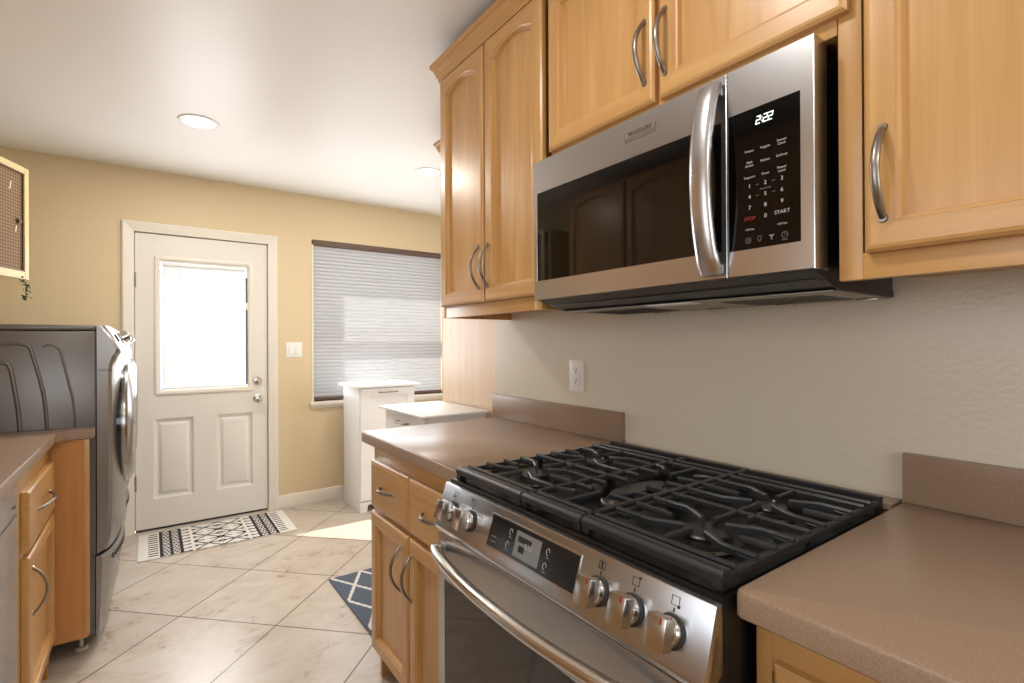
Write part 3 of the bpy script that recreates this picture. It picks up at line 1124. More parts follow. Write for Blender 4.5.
def side_grate(y0, y1, ow):
    """ow = y of the outer edge"""
    mb = MB()
    front_rail(mb, y0, y1)
    yc = 1.000 if ow > 0.8 else 0.520
    s = 1 if ow > 0.8 else -1
    iw = y0 if s > 0 else y1
    z = GZ
    lo = GZ - 0.006
    # perimeter (low) side bars
    for yy in (y0 + 0.005, y1 - 0.005):
        bar(mb, [(0.648, yy, lo), (1.200, yy, lo)], 0.008, 0.011)
    # full-width bars across
    for xx in (0.671, 1.112):
        bar(mb, [(xx, y0 + 0.001, z), (xx, y1 - 0.001, z)], 0.0085)
    bar(mb, [(1.145, y0 + 0.001, z), (1.145, y1 - 0.001, z)], 0.008)
    bar(mb, [(1.195, y0 + 0.001, z), (1.195, y1 - 0.001, z)], 0.014, 0.022)
    bar(mb, [(0.893, y0 + 0.001, z), (0.893, y1 - 0.001, z)], 0.0075)
    # spine between the burners and cross pieces
    bar(mb, [(0.868, yc - 0.03, z), (0.918, yc - 0.03, z)], 0.007)
    for bx in (0.782, 1.003):
        for e, w_ in ((ow, s), (iw, -s)):
            L = abs(e - yc)
            for sg in (-1, 1):
                xo = bx + sg * 0.0555
                y_a = e - w_ * 0.001
                y_k = yc + w_ * 0.070
                y_t = yc + w_ * 0.022
                bar(mb, [(xo, y_a, z), (xo, y_k, z + 0.001), (bx + sg * 0.028, y_t, z + 0.0005)], 0.0078, 0.012)
                # webs where a finger meets the side bar
                bar(mb, [(xo, y_a, z - 0.006), (xo, y_a - w_ * 0.03, z - 0.004)], 0.009, 0.012)
            bar(mb, [(bx, e - w_ * 0.001, z), (bx, yc + w_ * 0.064, z - 0.001)], 0.0070, 0.010)
        # fingers from the cross bars
        far = 0.671 if bx < 0.85 else 1.112
        d = 1 if bx < 0.85 else -1
        bar(mb, [(far, yc + 0.004, z), (bx - d * 0.034, yc + 0.004, z)], 0.0068, 0.010)
        bar(mb, [(0.893, yc + 0.004, z), (bx + d * 0.034, yc + 0.004, z)], 0.0068, 0.010)
    # feet
    for xx in (0.90, 1.19):
        for yy in (y0 + 0.006, y1 - 0.006):
            mb.box(xx - 0.006, xx + 0.006, yy - 0.005, yy + 0.005, 0.9025, 0.918, M['iron'])
    return mb


side_grate(0.8555, 1.1255, 1.1255).build('grate', rg)
side_grate(0.3945, 0.6705, 0.3945).build('grate', rg)
mb = MB()
y0, y1 = 0.6735, 0.8525
front_rail(mb, y0, y1)
z = GZ
for yy in (y0 + 0.005, y1 - 0.005):
    bar(mb, [(0.648, yy, z), (1.200, yy, z)], 0.0085, 0.012)
for xx in (0.671, 1.112):
    bar(mb, [(xx, y0, z), (xx, y1, z)], 0.0085)
bar(mb, [(1.145, y0, z), (1.145, y1, z)], 0.008)
bar(mb, [(1.195, y0, z), (1.195, y1, z)], 0.014, 0.022)
yc = 0.763
for xx in (0.726, 0.782, 0.837, 0.893, 0.948, 1.003, 1.060):
    for w_, e in ((-1, y0), (1, y1)):
        inner = 0.028 if xx in (0.782, 0.893, 1.003) else 0.040
        sg = {0.726: 0.016, 1.060: -0.016}.get(xx, 0)
        bar(mb, [(xx, e - w_ * 0.002, z), (xx, yc + w_ * 0.062, z + 0.001), (xx + sg, yc + w_ * inner, z)], 0.0074, 0.011)
for a, b in ((0.671, 0.775), (1.112, 1.01)):
    bar(mb, [(a, yc, z), (b, yc, z)], 0.0075, 0.011)
for xx in (0.90, 1.19):
    for yy in (y0 + 0.006, y1 - 0.006):
        mb.box(xx - 0.006, xx + 0.006, yy - 0.005, yy + 0.005, 0.9025, 0.922, M['iron'])
mb.build('grate', rg)

# slanted control panel
PT, PBm = Vector((0.608, 0, 0.8965)), Vector((0.577, 0, 0.799))
mb = MB()
mb.prism([(PT.x, PT.z), (PT.x + 0.0135, PT.z + 0.001), (PT.x + 0.0135, 0.80), (PBm.x + 0.012, 0.786), (PBm.x + 0.002, 0.789), (PBm.x, PBm.z)], 'y', RY0, RY1, st, 0.0018, 2)
cpn = mb.build('control_panel', rg, angle=25)
up = (PT - PBm).normalized()
nrm = Vector((-up.z, 0, up.x))
def pX(y, s):
    """frame on the slanted panel at height fraction s"""
    p = PBm.lerp(PT, s)
    return frame_at((p.x + nrm.x * 0.0003, y, p.z + nrm.z * 0.0003), (0, -1, 0), tuple(up))
X = pX(0.772, 0.52)
mb = MB()
hw, hh = 0.134, 0.0313
mb.box(-hw - 0.003, hw + 0.003, -hh - 0.003, hh + 0.003, -0.0005, 0.0012, M['steel_hi'], 0.0008, X=X)
mb.box(-hw, hw, -hh, hh, 0.0008, 0.0019, M['control_black'], X=X)
dsp = mb.build('oven_display', cpn)
mb = MB()
mb.box(-0.044, 0.034, -0.025, 0.0235, 0.0018, 0.0022, M['display'], X=X)
mb.box(-0.036, 0.006, 0.004, 0.015, 0.0021, 0.0024, M['print_dark'], X=X)
mb.box(-0.030, -0.012, -0.014, -0.002, 0.0021, 0.0024, M['print_dark'], X=X)
text_into(mb, '2:22', 0.013, X @ Matrix.Translation((-0.001, 0.0015, 0.0025)), M['print'])
for k in range(4):
    mb.box(-0.036 + 0.017 * k, -0.026 + 0.017 * k, -0.021, -0.0195, 0.0021, 0.0023, M['print_dim'], X=X)
for k in range(3):
    mb.box(-0.006, 0.02, -0.006 - 0.004 * k, -0.0045 - 0.004 * k, 0.0021, 0.0023, M['print_dim'], X=X)
mb.build('screen', dsp, label='grey lit display screen')
for (px_, py_) in ((-0.062, 0.014), (-0.066, -0.012), (0.055, 0.012), (0.053, -0.014)):
    mb = MB().tube([(px_ + 0.0045 * math.cos(2 * PI * k / 18), py_ + 0.006 * math.sin(2 * PI * k / 18), 0.0021) for k in range(15)], 0.0006, M['print'], 5, X=X)
    mb.box(px_ - 0.005, px_ + 0.005, py_ - 0.011, py_ - 0.0095, 0.0019, 0.0022, M['print_dim'], X=X)
    mb.build('touch_key', dsp)
for k in range(2):
    mb = MB().box(-0.122, -0.104, -0.021 + 0.01 * k, -0.0195 + 0.01 * k, 0.0019, 0.0022, M['print_dim'], X=X)
    mb.build('key_bar', dsp)


def range_knob(y, icon):
    X = pX(y, 0.45)
    mb = MB().lathe([(0.0235, 0.0), (0.0235, 0.003), (0.021, 0.004)], M['slot'], 32, X=X)
    mb.lathe([(0.0200, 0.003), (0.0205, 0.014), (0.0185, 0.0185), (0.0, 0.019)], M['chrome'], 32, X=X)
    # grip bar, full height of the knob, standing proud
    mb.prism([(-0.0160, 0.016), (-0.0160, 0.038), (0.0160, 0.038), (0.0160, 0.016)], 'y', -0.0215, 0.0215, M['steel_hi'], 0.0018, 2, X=X)
    k = mb.build('knob', rg)
    MB().box(0.0055, 0.0085, 0.012, 0.0205, 0.0379, 0.0384, M['red'], X=X).build('pointer', k, label='red pointer line')
    X2 = pX(y + 0.001, 0.45) @ Matrix.Translation((0, 0.0405, 0))
    m2 = MB()
    q = 0.0065
    for (a, b, c, d) in ((-q, q, q - 0.0008, q), (-q, q, -q, -q + 0.0008), (-q, -q + 0.0008, -q, q), (q - 0.0008, q, -q, q)):
        m2.box(a, b, c, d, 0, 0.0004, M['print_dark'], X=X2)
    if icon == 'mid':
        m2.box(-0.0015, 0.0015, -q, q, 0, 0.0004, M['print_dark'], X=X2)
    else:
        ix, iy = icon
        m2.lathe([(0.0024, 0), (0.0024, 0.0005), (0, 0.0005)], M['print_dark'], 14, X=X2 @ Matrix.Translation((ix * q, iy * q, 0)))
    m2.box(-0.0011, 0.0011, -0.0155, -0.0095, 0, 0.0004, M['print_dark'], X=X2)
    return m2


for y, ic in ((1.072, (-1, -1)), (0.990, (-1, 1)), (0.588, 'mid'), (0.517, (1, 1)), (0.446, (1, -1))):
    m2 = range_knob(y, ic)
    m2.build('burner_icon', cpn)

# oven door
ODX = 0.585
mb = MB()
oz0, oz1 = 0.205, 0.782
wy0, wy1, wz0, wz1 = RY0 + 0.052, RY1 - 0.030, 0.285, 0.672
front_with_hole(mb, RY0 + 0.003, RY1 - 0.003, oz0, oz1, wy0, wy1, wz0, wz1, ODX, 0.6195, st)
od = mb.build('oven_door', rg, angle=20)
MB().box(ODX + 0.0015, ODX + 0.0035, wy0, wy1, wz0, wz1, M['oven_glass']).build('oven_window', od, label='dark glass oven window')
path, N = [], 25
for i in range(N):
    u = i / (N - 1)
    path.append((ODX - 0.013 - 0.046 * math.sin(PI * u) ** 0.7, RY1 - 0.012 - (RY1 - RY0 - 0.03) * u, 0.742))
mb = MB().tube(path, 0.0135, M['steel_hi'], 16, ry=0.0125)
for y in (RY1 - 0.016, RY0 + 0.022):
    mb.box(ODX - 0.02, ODX + 0.0005, y - 0.013, y + 0.013, 0.729, 0.755, M['steel_hi'], 0.004)
mb.build('handle', od, angle=50)
mb = MB().box(0.589, 0.6195, RY0 + 0.003, RY1 - 0.003, 0.065, 0.198, st, 0.003)
mb.build('storage_drawer', rg)

# ------------------------------------------------------------------ base cabinets on the right wall
BX = 0.686


def base_cabinet(label, y0, y1, cols_, xwall):
    t = thing('base_cabinet', label, 'cabinet', ((BX + xwall) / 2, (y0 + y1) / 2, 0), 'base cabinets beside the range')
    v, h = M['wood_v'], M['wood_h']
    mb = MB()
    mb.box(BX + 0.02, xwall, y0, y0 + 0.018, 0.0, 0.875, v)
    mb.box(BX + 0.02, xwall, y1 - 0.018, y1, 0.0, 0.875, v)
    mb.box(BX + 0.02, xwall, y0 + 0.018, y1 - 0.018, 0.105, 0.125, h)
    mb.box(BX + 0.075, BX + 0.09, y0 + 0.018, y1 - 0.018, 0.0, 0.105, v)
    mb.build('carcass', t)
    mb = MB()
    f = (0.040, 0.020)
    mb.box(BX, BX + 0.02, y0, y0 + 0.022, 0.105, 0.875, v, 0.001)
    mb.box(BX, BX + 0.02, y1 - 0.022, y1, 0.105, 0.875, v, 0.001)
    mb.box(BX, BX + 0.02, y0 + 0.022, y1 - 0.022, 0.105, 0.14, h, 0.001)
    mb.box(BX, BX + 0.02, y0 + 0.022, y1 - 0.022, 0.615, 0.655, h, 0.001)
    mb.box(BX, BX + 0.02, y0 + 0.022, y1 - 0.022, 0.80, 0.875, h, 0.001)
    mb.build('face_frame', t)
    for (a, b, hy) in cols_:
        mb = MB()
        def lp(i, c):
            return [(BX - 0.0004 - c, a + i, 0.648 + i), (BX - 0.0004 - c, b - i, 0.648 + i), (BX - 0.0004 - c, b - i, 0.820 - i), (BX - 0.0004 - c, a + i, 0.820 - i)]
        mb.skin([lp(0, 0), lp(0, 0.013), lp(0.005, 0.018), lp(0.011, 0.0195), lp(0.013, 0.0205)], lambda i, k: M['wood_h'])
        d = mb.build('drawer', t, angle=25)
        ym = (a + b) / 2
        arc_pull(d, (BX - 0.021, ym + 0.055, 0.738), (BX - 0.021, ym - 0.055, 0.738), (-1, 0, 0), 0.028)
        dd = panel_door('door', t, BX - 0.0004, a, b, 0.128, 0.630, -1, 0.0)
        arc_pull(dd, (BX - 0.0204, hy, 0.440), (BX - 0.0204, hy, 0.582), (-1, 0, 0))
    return t


base_cabinet('honey wood base cabinet left of the range, two drawers over two doors', 1.146, 1.840,
             [(1.502, 1.828, 1.558), (1.170, 1.492, 1.472)], XR)
base_cabinet('honey wood base cabinet right of the range, mostly below the frame', -0.60, 0.376,
             [(-0.10, 0.345, 0.30), (-0.56, -0.12, -0.16)], XR)


def counter(name, label, pts, zt, th, rad_idx, splash):
    """worktop outline with an eased top edge"""
    c = Vector((sum(p[0] for p in pts) / len(pts), sum(p[1] for p in pts) / len(pts), zt - th))
    t = thing(name, label, 'countertop', c)
    # rounded outline corners
    out = []
    n = len(pts)
    for i, p in enumerate(pts):
        r = rad_idx.get(i, 0)
        p = Vector(p)
        if not r:
            out.append(tuple(p))
            continue
        a, b = Vector(pts[i - 1]), Vector(pts[(i + 1) % n])
        p0, p2 = p + (a - p).normalized() * r, p + (b - p).normalized() * r
        for k in range(7):
            u = k / 6
            out.append(tuple(p0 * (1 - u) ** 2 + p * 2 * u * (1 - u) + p2 * u * u))
    m = len(out)
    # inset helper
    def inset(d):
        res = []
        area_ = sum(out[i][0] * out[(i + 1) % m][1] - out[(i + 1) % m][0] * out[i][1] for i in range(m))
        sg = 1 if area_ > 0 else -1
        for i in range(m):
            p, a, b = Vector(out[i]), Vector(out[i - 1]), Vector(out[(i + 1) % m])
            n1 = Vector((-(p - a).y, (p - a).x)).normalized() * sg
            n2 = Vector((-(b - p).y, (b - p).x)).normalized() * sg
            nn = (n1 + n2)
            nn = nn / max(nn.length_squared, 1e-6) * 2
            res.append(p + nn * d)
        return res
    def lv(d, z):
        return [(q.x, q.y, z) for q in inset(d)]
    mb = MB().skin([lv(0.003, zt - th), lv(0, zt - th + 0.003), lv(0, zt - 0.006), lv(0.0018, zt - 0.0018), lv(0.006, zt)], lambda i, k: M['counter'])
    mb.build('worktop', t, angle=40)
    if splash:
        MB().box(*splash, M['counter'], 0.0015).build('backsplash', t)
    return t


counter('countertop', 'taupe speckled countertop left of the range with a low backsplash', [(0.649, 1.1375), (XR, 1.1375), (XR, 1.898), (0.652, 1.898)], 0.914, 0.038, {0: 0.004, 3: 0.02}, (XR - 0.02, XR - 0.0002, 1.146, 1.916, 0.9142, 1.014))
counter('countertop', 'taupe speckled countertop right of the range, nearest the viewer', [(0.640, -0.62), (XR, -0.62), (XR, 0.3815), (0.640, 0.3815)], 0.914, 0.038, {3: 0.012}, (XR - 0.02, XR - 0.0002, -0.62, 0.3815, 0.9142, 1.014))

# wall outlet
ot = thing('wall_outlet', 'white double outlet on the wall above the left backsplash', 'outlet', (XR, 1.376, 1.066))
MB().box(XR - 0.006, XR, 1.338, 1.414, 1.066, 1.181, M['white'], 0.003).build('wall_plate', ot)
mb = MB().box(XR - 0.009, XR - 0.0055, 1.358, 1.394, 1.084, 1.163, M['white'], 0.002)
mb.build('receptacle', ot)
for zc in (1.105, 1.142):
    mb = MB()
    for dy in (-0.006, 0.006):
        mb.box(XR - 0.0094, XR - 0.0088, 1.376 + dy - 0.001, 1.376 + dy + 0.001, zc, zc + 0.008, M['slot'])
    mb.box(XR - 0.0094, XR - 0.0088, 1.3735, 1.3785, zc - 0.009, zc - 0.004, M['slot'])
    mb.build('socket_slots', ot)

# ------------------------------------------------------------------ tall pantry beyond the partition
pt = thing('pantry_cabinet', 'tall pale wood pantry cabinet standing beyond the end of the range wall', 'cabinet', (1.62, 2.22, 0))
mb = MB()
mb.box(1.312, 1.94, 1.935, 2.48, 0.0, 2.30, M['pantry'])
mb.box(1.300, 1.312, 1.925, 1.945, 0.0, 2.30, M['trim'])
mb.build('body', pt)
mb = MB()
l0 = [(1.312 + a, 1.935, 2.275 + b) for a, b in cp]
l1 = [(1.312 + a, 2.48 - a, 2.275 + b) for a, b in cp]
l2 = [(1.94, 2.48 - a, 2.275 + b) for a, b in cp]
mb.skin([l0, l1, l2], lambda i, k: M['wood_h'])
mb.build('crown', pt, angle=20)
for a, b in ((1.33, 1.62), (1.63, 1.92)):
    mb = MB().box(a, b, 2.4802, 2.498, 0.12, 2.26, M['pantry'], 0.003)
    mb.build('door', pt)

# ------------------------------------------------------------------ white cabinets by the window
def cup_handle(parent, c, along, out, L=0.1, mat=None):
    c, al, ou = Vector(c), Vector(along).normalized(), Vector(out).normalized()
    path = [c - al * L / 2, c - al * L / 2 + ou * 0.018, c - al * L / 2 * 0.9 + ou * 0.024, c + al * L / 2 * 0.9 + ou * 0.024, c + al * L / 2 + ou * 0.018, c + al * L / 2]
    return MB().tube(path, 0.0045, M['nickel'], 8, up=(0, 0, 1)).build('handle', parent)


wc = thing('trash_cabinet', 'tall narrow white tilt-out cabinet standing below the window shade', 'cabinet', (1.48, 3.87, 0))
wp = M['white_paint']
x0, x1, y0, y1 = 1.262, 1.700, 3.672, 4.06
mb = MB()
mb.box(x0, x0 + 0.018, y0 + 0.02, y1, 0.0, 0.918, wp, 0.002)
mb.box(x1 - 0.018, x1, y0 + 0.02, y1, 0.0, 0.918, wp, 0.002)
mb.box(x0 + 0.018, x1 - 0.018, y1 - 0.012, y1, 0.04, 0.918, wp)
mb.box(x0 + 0.018, x1 - 0.018, y0 + 0.02, y1 - 0.012, 0.05, 0.07, wp)
mb.prism([(x0, 0), (x0 + 0.05, 0), (x0 + 0.06, 0.05), (x1 - 0.06, 0.05), (x1 - 0.05, 0), (x1, 0), (x1, 0.075), (x0, 0.075)], 'y', y0 + 0.004, y0 + 0.02, wp)
mb.build('body', wc)
MB().box(x0 - 0.035, x1 + 0.03, y0 - 0.03, y1 + 0.01, 0.9182, 0.938, wp, 0.004).build('top_board', wc)
mb = MB()
def lw(i, y):
    return loop_rect(x0 + 0.006 + i, x1 - 0.006 - i, 0.082 + i, 0.912 - i, y)
mb.skin([lw(0, y0 + 0.018), lw(0, y0 + 0.002), lw(0.002, y0), lw(0.06, y0), lw(0.066, y0 + 0.007), lw(0.068, y0 + 0.007)], lambda i, k: wp)
fd = mb.build('tilt_door', wc, angle=20)
cup_handle(fd, (1.478, y0, 0.880), (1, 0, 0), (0, -1, 0), 0.14)

wk = thing('kitchen_cart', 'low white cabinet with a drawer, tucked behind the left countertop end', 'cabinet', (1.13, 2.23, 0.008))
x0, x1, y0, y1 = 0.975, 1.292, 2.01, 2.46
mb = MB()
mb.box(x0 + 0.018, x1, y0, y0 + 0.018, 0.0095, 0.921, wp, 0.002)
mb.box(x0 + 0.018, x1, y1 - 0.018, y1, 0.0095, 0.921, wp, 0.002)
mb.box(x1 - 0.012, x1, y0 + 0.018, y1 - 0.018, 0.06, 0.921, wp)
mb.box(x0 + 0.018, x1 - 0.012, y0 + 0.018, y1 - 0.018, 0.06, 0.078, wp)
mb.box(x0 + 0.0185, x1 - 0.012, y0 + 0.018, y1 - 0.018, 0.908, 0.921, wp)
mb.build('body', wk)
MB().box(0.948, 1.2975, 1.982, 2.485, 0.9212, 0.932, wp, 0.004).build('top_board', wk)
mb = MB()
def dr(i, c, za, zb_):
    return [(x0 + 0.0175 - c, y0 + 0.003 + i, za + i), (x0 + 0.0175 - c, y1 - 0.003 - i, za + i), (x0 + 0.0175 - c, y1 - 0.003 - i, zb_ - i), (x0 + 0.0175 - c, y0 + 0.003 + i, zb_ - i)]
mb.skin([dr(0, 0, 0.755, 0.913), dr(0, 0.016, 0.755, 0.913), dr(0.002, 0.0175, 0.755, 0.913)], lambda i, k: wp)
d_ = mb.build('drawer', wk)
cup_handle(d_, (x0, 2.235, 0.874), (0, 1, 0), (-1, 0, 0), 0.11)
mb = MB().skin([dr(0, 0, 0.075, 0.750), dr(0, 0.016, 0.075, 0.75), dr(0.002, 0.0175, 0.075, 0.75), dr(0.05, 0.0175, 0.075, 0.75), dr(0.056, 0.011, 0.075, 0.75)], lambda i, k: wp)
mb.build('door', wk, angle=20)

# ------------------------------------------------------------------ rugs
def rug(name, x0, x1, y0, y1, th, fn, nx, ny, mats, label):
    mb = MB()
    vs, fs, ms = [], [], []
    for j in range(ny + 1):
        for i in range(nx + 1):
            vs.append((x0 + (x1 - x0) * i / nx, y0 + (y1 - y0) * j / ny, th))
    for j in range(ny):
        for i in range(nx):
            a = j * (nx + 1) + i
            fs.append((a, a + 1, a + nx + 2, a + nx + 1))
            ms.append(mats[fn((i + 0.5) / nx, (j + 0.5) / ny)])
    # rim
    bot = len(vs)
    rimi = [i for i in range(nx + 1)] + [j * (nx + 1) + nx for j in range(1, ny + 1)] + [ny * (nx + 1) + i for i in range(nx - 1, -1, -1)] + [j * (nx + 1) for j in range(ny - 1, 0, -1)]
    for k in rimi:
        vs.append((vs[k][0], vs[k][1], 0.0005))
    n = len(rimi)
    for k in range(n):
        fs.append((rimi[k], bot + k, bot + (k + 1) % n, rimi[(k + 1) % n]))
        ms.append(mats[0])
    fs.append(tuple(bot + k for k in range(n - 1, -1, -1)))
    ms.append(mats[0])
    mb.add(vs, fs, ms)
    o = mb.build(name, base=((x0 + x1) / 2, (y0 + y1) / 2, 0))
    return tag(o, label, 'rug')


def tribal(u, v):
    # u along the length 0..1, v across 0..1
    e = min(u, 1 - u)
    x = e * 0.86          # metres from the nearest end
    y = v * 0.49
    if x < 0.045:
        return 0
    if x < 0.105:                       # fringe-like dashes
        return 1 if (y % 0.040) < 0.016 and 0.05 < x < 0.1 and 0.02 < y < 0.47 else 0
    if x < 0.225:                       # dark band with lattice
        if x < 0.122 or 0.160 < x < 0.172 or x > 0.210:
            return 1
        c, hw_ = (0.141, 0.019) if x < 0.16 else (0.191, 0.019)
        t = (y % 0.07) / 0.07
        q = abs(x - c) / hw_ + abs(t - 0.5) * 2
        return 0 if 0.5 < q < 1.0 or q > 1.55 else 1
    # centre field: long dashes, a fine diamond net and small stepped diamonds
    X_ = u * 0.86 - 0.43
    if x < 0.285:
        r_ = y % 0.0613
        if r_ < 0.015 and x < 0.268:
            return 1
        if x > 0.252 and abs(r_ - 0.0075) < 0.014 and x < 0.268:
            return 1
        return 0
    p, q = X_ / 0.15 + y / 0.1633, X_ / 0.15 - y / 0.1633
    net = min(abs(p - round(p)), abs(q - round(q)))
    cx = (X_ + 0.075) % 0.15 - 0.075
    cy = (y + 0.0408) % 0.0817 - 0.0408
    m_ = abs(cx) / 0.036 + abs(cy) / 0.026
    if m_ < 0.35 or 0.6 < m_ < 1.0:
        return 1
    if abs(cy) < 0.005 and abs(cx) < 0.062:
        return 1
    return 1 if net < 0.05 else 0


rug('door_mat', -0.052, 0.808, 3.592, 4.076, 0.008, tribal, 260, 150, [M['rug_white'], M['rug_black']], 'white rug with black tribal bands and diamonds, lying before the entry door')


def lattice(u, v):
    x, y = u * 0.53, v * 0.87
    dy = y - 0.87
    if x < 0.010:
        return 0
    p, q = (x - 0.012) / 0.156 + dy / 0.285, (x - 0.012) / 0.156 - dy / 0.285
    return 1 if min(abs(p - round(p)), abs(q - round(q))) < 0.058 else 0


rug('lattice_rug', 0.768, 1.298, 1.86, 2.73, 0.008, lattice, 150, 160, [M['rug_blue'], M['rug_line']], 'slate blue rug with pale lattice lines at the end of the base cabinets')

# ------------------------------------------------------------------ left run: laundry pair
def laundry(y0, name, label, cat, kind):
    w = 0.686
    y1 = y0 + w
    yc = (y0 + y1) / 2
    t = thing(name, label, cat, (-0.55, yc, 0), 'front loading laundry pair')
    xb, xs = -0.955, -0.174
    mb = MB()
    mb.box(xb, xs, y0, y1, 0.385, 1.302, M['washer'], 0.006)
    mb.box(xb, xs + 0.002, y0 - 0.001, y1 + 0.001, 1.3035, 1.326, M['washer'], 0.008)
    # pressed channels of the side sheet
    if kind == 'near':
        g1 = [(-0.62, 1.248), (-0.454, 1.25), (-0.395, 1.249), (-0.372, 1.235), (-0.363, 1.2), (-0.345, 1.117), (-0.329, 1.013), (-0.322, 0.85), (-0.325, 0.55)]
        g2 = [(-0.335, 1.237), (-0.322, 1.245), (-0.303, 1.244), (-0.285, 1.225), (-0.277, 1.19), (-0.26, 1.1), (-0.244, 1.007), (-0.238, 0.85), (-0.243, 0.55)]
        g0 = [(-0.6, 1.178), (-0.46, 1.18), (-0.431, 1.167), (-0.419, 1.104), (-0.404, 0.977), (-0.399, 0.85), (-0.4, 0.6)]
        for g, r in ((g1, 0.007), (g2, 0.0045), (g0, 0.008)):
            # smooth by Catmull-Rom
            P = [Vector((a, y0, b)) for a, b in g]
            pts = []
            for i in range(len(P) - 1):
                p0, p1, p2, p3 = P[max(i - 1, 0)], P[i], P[i + 1], P[min(i + 2, len(P) - 1)]
                for k in range(4):
                    u = k / 4
                    pts.append(0.5 * ((2 * p1) + (-p0 + p2) * u + (2 * p0 - 5 * p1 + 4 * p2 - p3) * u * u + (-p0 + 3 * p1 - 3 * p2 + p3) * u ** 3))
            pts.append(P[-1])
            mb.tube(pts, r, M['washer'], 10, ry=r * 0.4, up=(0, 1, 0))
    body = mb.build('body', t, angle=30)
    # front shell: profile swept across the width, sides pulled in
    prof = [(xs + 0.002, 1.325), (-0.146, 1.325), (-0.128, 1.298), (-0.100, 1.245), (-0.091, 1.228), (-0.094, 1.214), (-0.106, 1.196), (-0.116, 1.160), (-0.118, 1.10), (-0.116, 0.9), (-0.116, 0.62), (-0.122, 0.46), (-0.135, 0.400), (xs + 0.002, 0.388)]
    loops = []
    for yy, dx in ((y0 + 0.0005, 0.018), (y0 + 0.012, 0.006), (y0 + 0.04, -0.002), (y0 + 0.10, -0.014), (y0 + 0.2, -0.026), (yc, -0.033), (y1 - 0.2, -0.026), (y1 - 0.10, -0.014), (y1 - 0.04, -0.002), (y1 - 0.012, 0.006), (y1 - 0.0005, 0.018)):
        loops.append([(xs + 0.002 if i in (0, len(prof) - 1) else max(xs + 0.002, x - (dx if z < 1.2 else max(dx, -0.010))), yy, z) for i, (x, z) in enumerate(prof)])
    front = MB().skin(loops, lambda i, k: M['washer_front']).build('front_panel', t, angle=28)
    MB().box(xs + 0.003, -0.119, y0 - 0.0002, y0 + 0.002, 1.140, 1.1425, M['slot']).build('console_seam', front)
    # control strip: sloped face with dial and display
    s0, s1 = Vector((-0.128, 0, 1.298)), Vector((-0.100, 0, 1.245))
    upv = (s0 - s1).normalized()
    nv = Vector((upv.z, 0, -upv.x))
    cpos = s1.lerp(s0, 0.5) + nv * 0.007
    X = frame_at((cpos.x, yc + 0.02, cpos.z), (0, 1, 0), tuple(upv))
    MB().lathe([(0.034, 0), (0.034, 0.006), (0.028, 0.010), (0.026, 0.034), (0.022, 0.038), (0, 0.039)], M['chrome'], 30, X=X).build('dial', front)
    X = frame_at((cpos.x, yc - 0.2, cpos.z), (0, 1, 0), tuple(upv))
    MB().box(-0.08, 0.08, -0.018, 0.018, -0.004, 0.004, M['washer_dark'], 0.003, X=X).build('dispenser_pull', front)
    X = frame_at((cpos.x, yc + 0.2, cpos.z), (0, 1, 0), tuple(upv))
    MB().box(-0.09, 0.09, -0.018, 0.018, -0.004, 0.003, M['washer_dark'], 0.003, X=X).build('control_display', front)
    # round door
    zc = 0.885
    X = frame_at((-0.102, yc, zc), (0, 1, 0), (0, 0, 1))
    rr = 0.275
    dr_ = MB().lathe([(rr, 0.0), (rr + 0.004, 0.016), (rr, 0.028), (rr - 0.03, 0.046), (rr - 0.085, 0.048), (rr - 0.1, 0.042)], M['chrome_door'], 48, X=X).lathe([(rr + 0.012, -0.012), (rr + 0.012, 0.006), (rr - 0.01, 0.008)], M['washer_dark'], 48, X=X).build('door', t, angle=40)
    MB().lathe([(rr - 0.1, 0.042), (rr - 0.13, 0.048), (0.06, 0.052), (0, 0.053)], M['washer_dark'], 40, X=X).build('door_glass', dr_)
    # pedestal with bowed drawer
    mb = MB()
    mb.box(xb, xs - 0.004, y0 + 0.002, y1 - 0.002, 0.062, 0.384, M['washer'], 0.004)
    for (x, y) in ((-0.225, y0 + 0.035), (-0.225, y1 - 0.035), (-0.9, y0 + 0.035), (-0.9, y1 - 0.035)):
        mb.lathe([(0.022, 0), (0.024, 0.004), (0.020, 0.012), (0.007, 0.014), (0.007, 0.063)], M['foot'], 18, X=Matrix.Translation((x, y, 0)))
    pd = mb.build('pedestal', t)
    loops = []
    for i in range(13):
        u = i / 12
        bow = math.sin(PI * u) ** 0.6
        yy = y0 + 0.004 + (w - 0.008) * u
        zt_ = 0.378 - 0.0 * bow
        p_ = [(xs - 0.002, zt_), (xs + 0.012 + 0.058 * bow, zt_), (xs + 0.018 + 0.062 * bow, zt_ - 0.012), (xs + 0.014 + 0.045 * bow, 0.20), (xs + 0.006 + 0.024 * bow, 0.06), (xs + 0.002 + 0.018 * bow, 0.035), (xs - 0.002, 0.035)]
        loops.append([(x, yy, z) for x, z in p_])
    pdr = MB().skin(loops, lambda i, k: M['washer_front']).build('pedestal_drawer', pd, angle=25)
    mb = MB()
    mb.tube([(xs + 0.010 + 0.058 * math.sin(PI * (0.1 + 0.8 * i / 20)) ** 0.6, y0 + 0.004 + (w - 0.008) * (0.1 + 0.8 * i / 20), 0.346) for i in range(21)], 0.004, M['grey_plate'], 6)
    for i in range(16):
        u = 0.12 + 0.76 * i / 15
        bow = math.sin(PI * u) ** 0.6
        yy = y0 + 0.004 + (w - 0.008) * u
        x = xs + 0.018 + 0.060 * bow
        mb.box(x - 0.012, x + 0.0035, yy - 0.006, yy + 0.006, 0.334, 0.358, M['grey_plate'], 0.002)
    mb.build('ribbed_grip', pdr)
    return t


laundry(2.682, 'washing_machine', 'graphite front-loading washing machine beside the wood end panel', 'washing machine', 'near')
laundry(3.405, 'clothes_dryer', 'graphite front-loading dryer beyond the washer, nearest the far wall', 'clothes dryer', 'far')

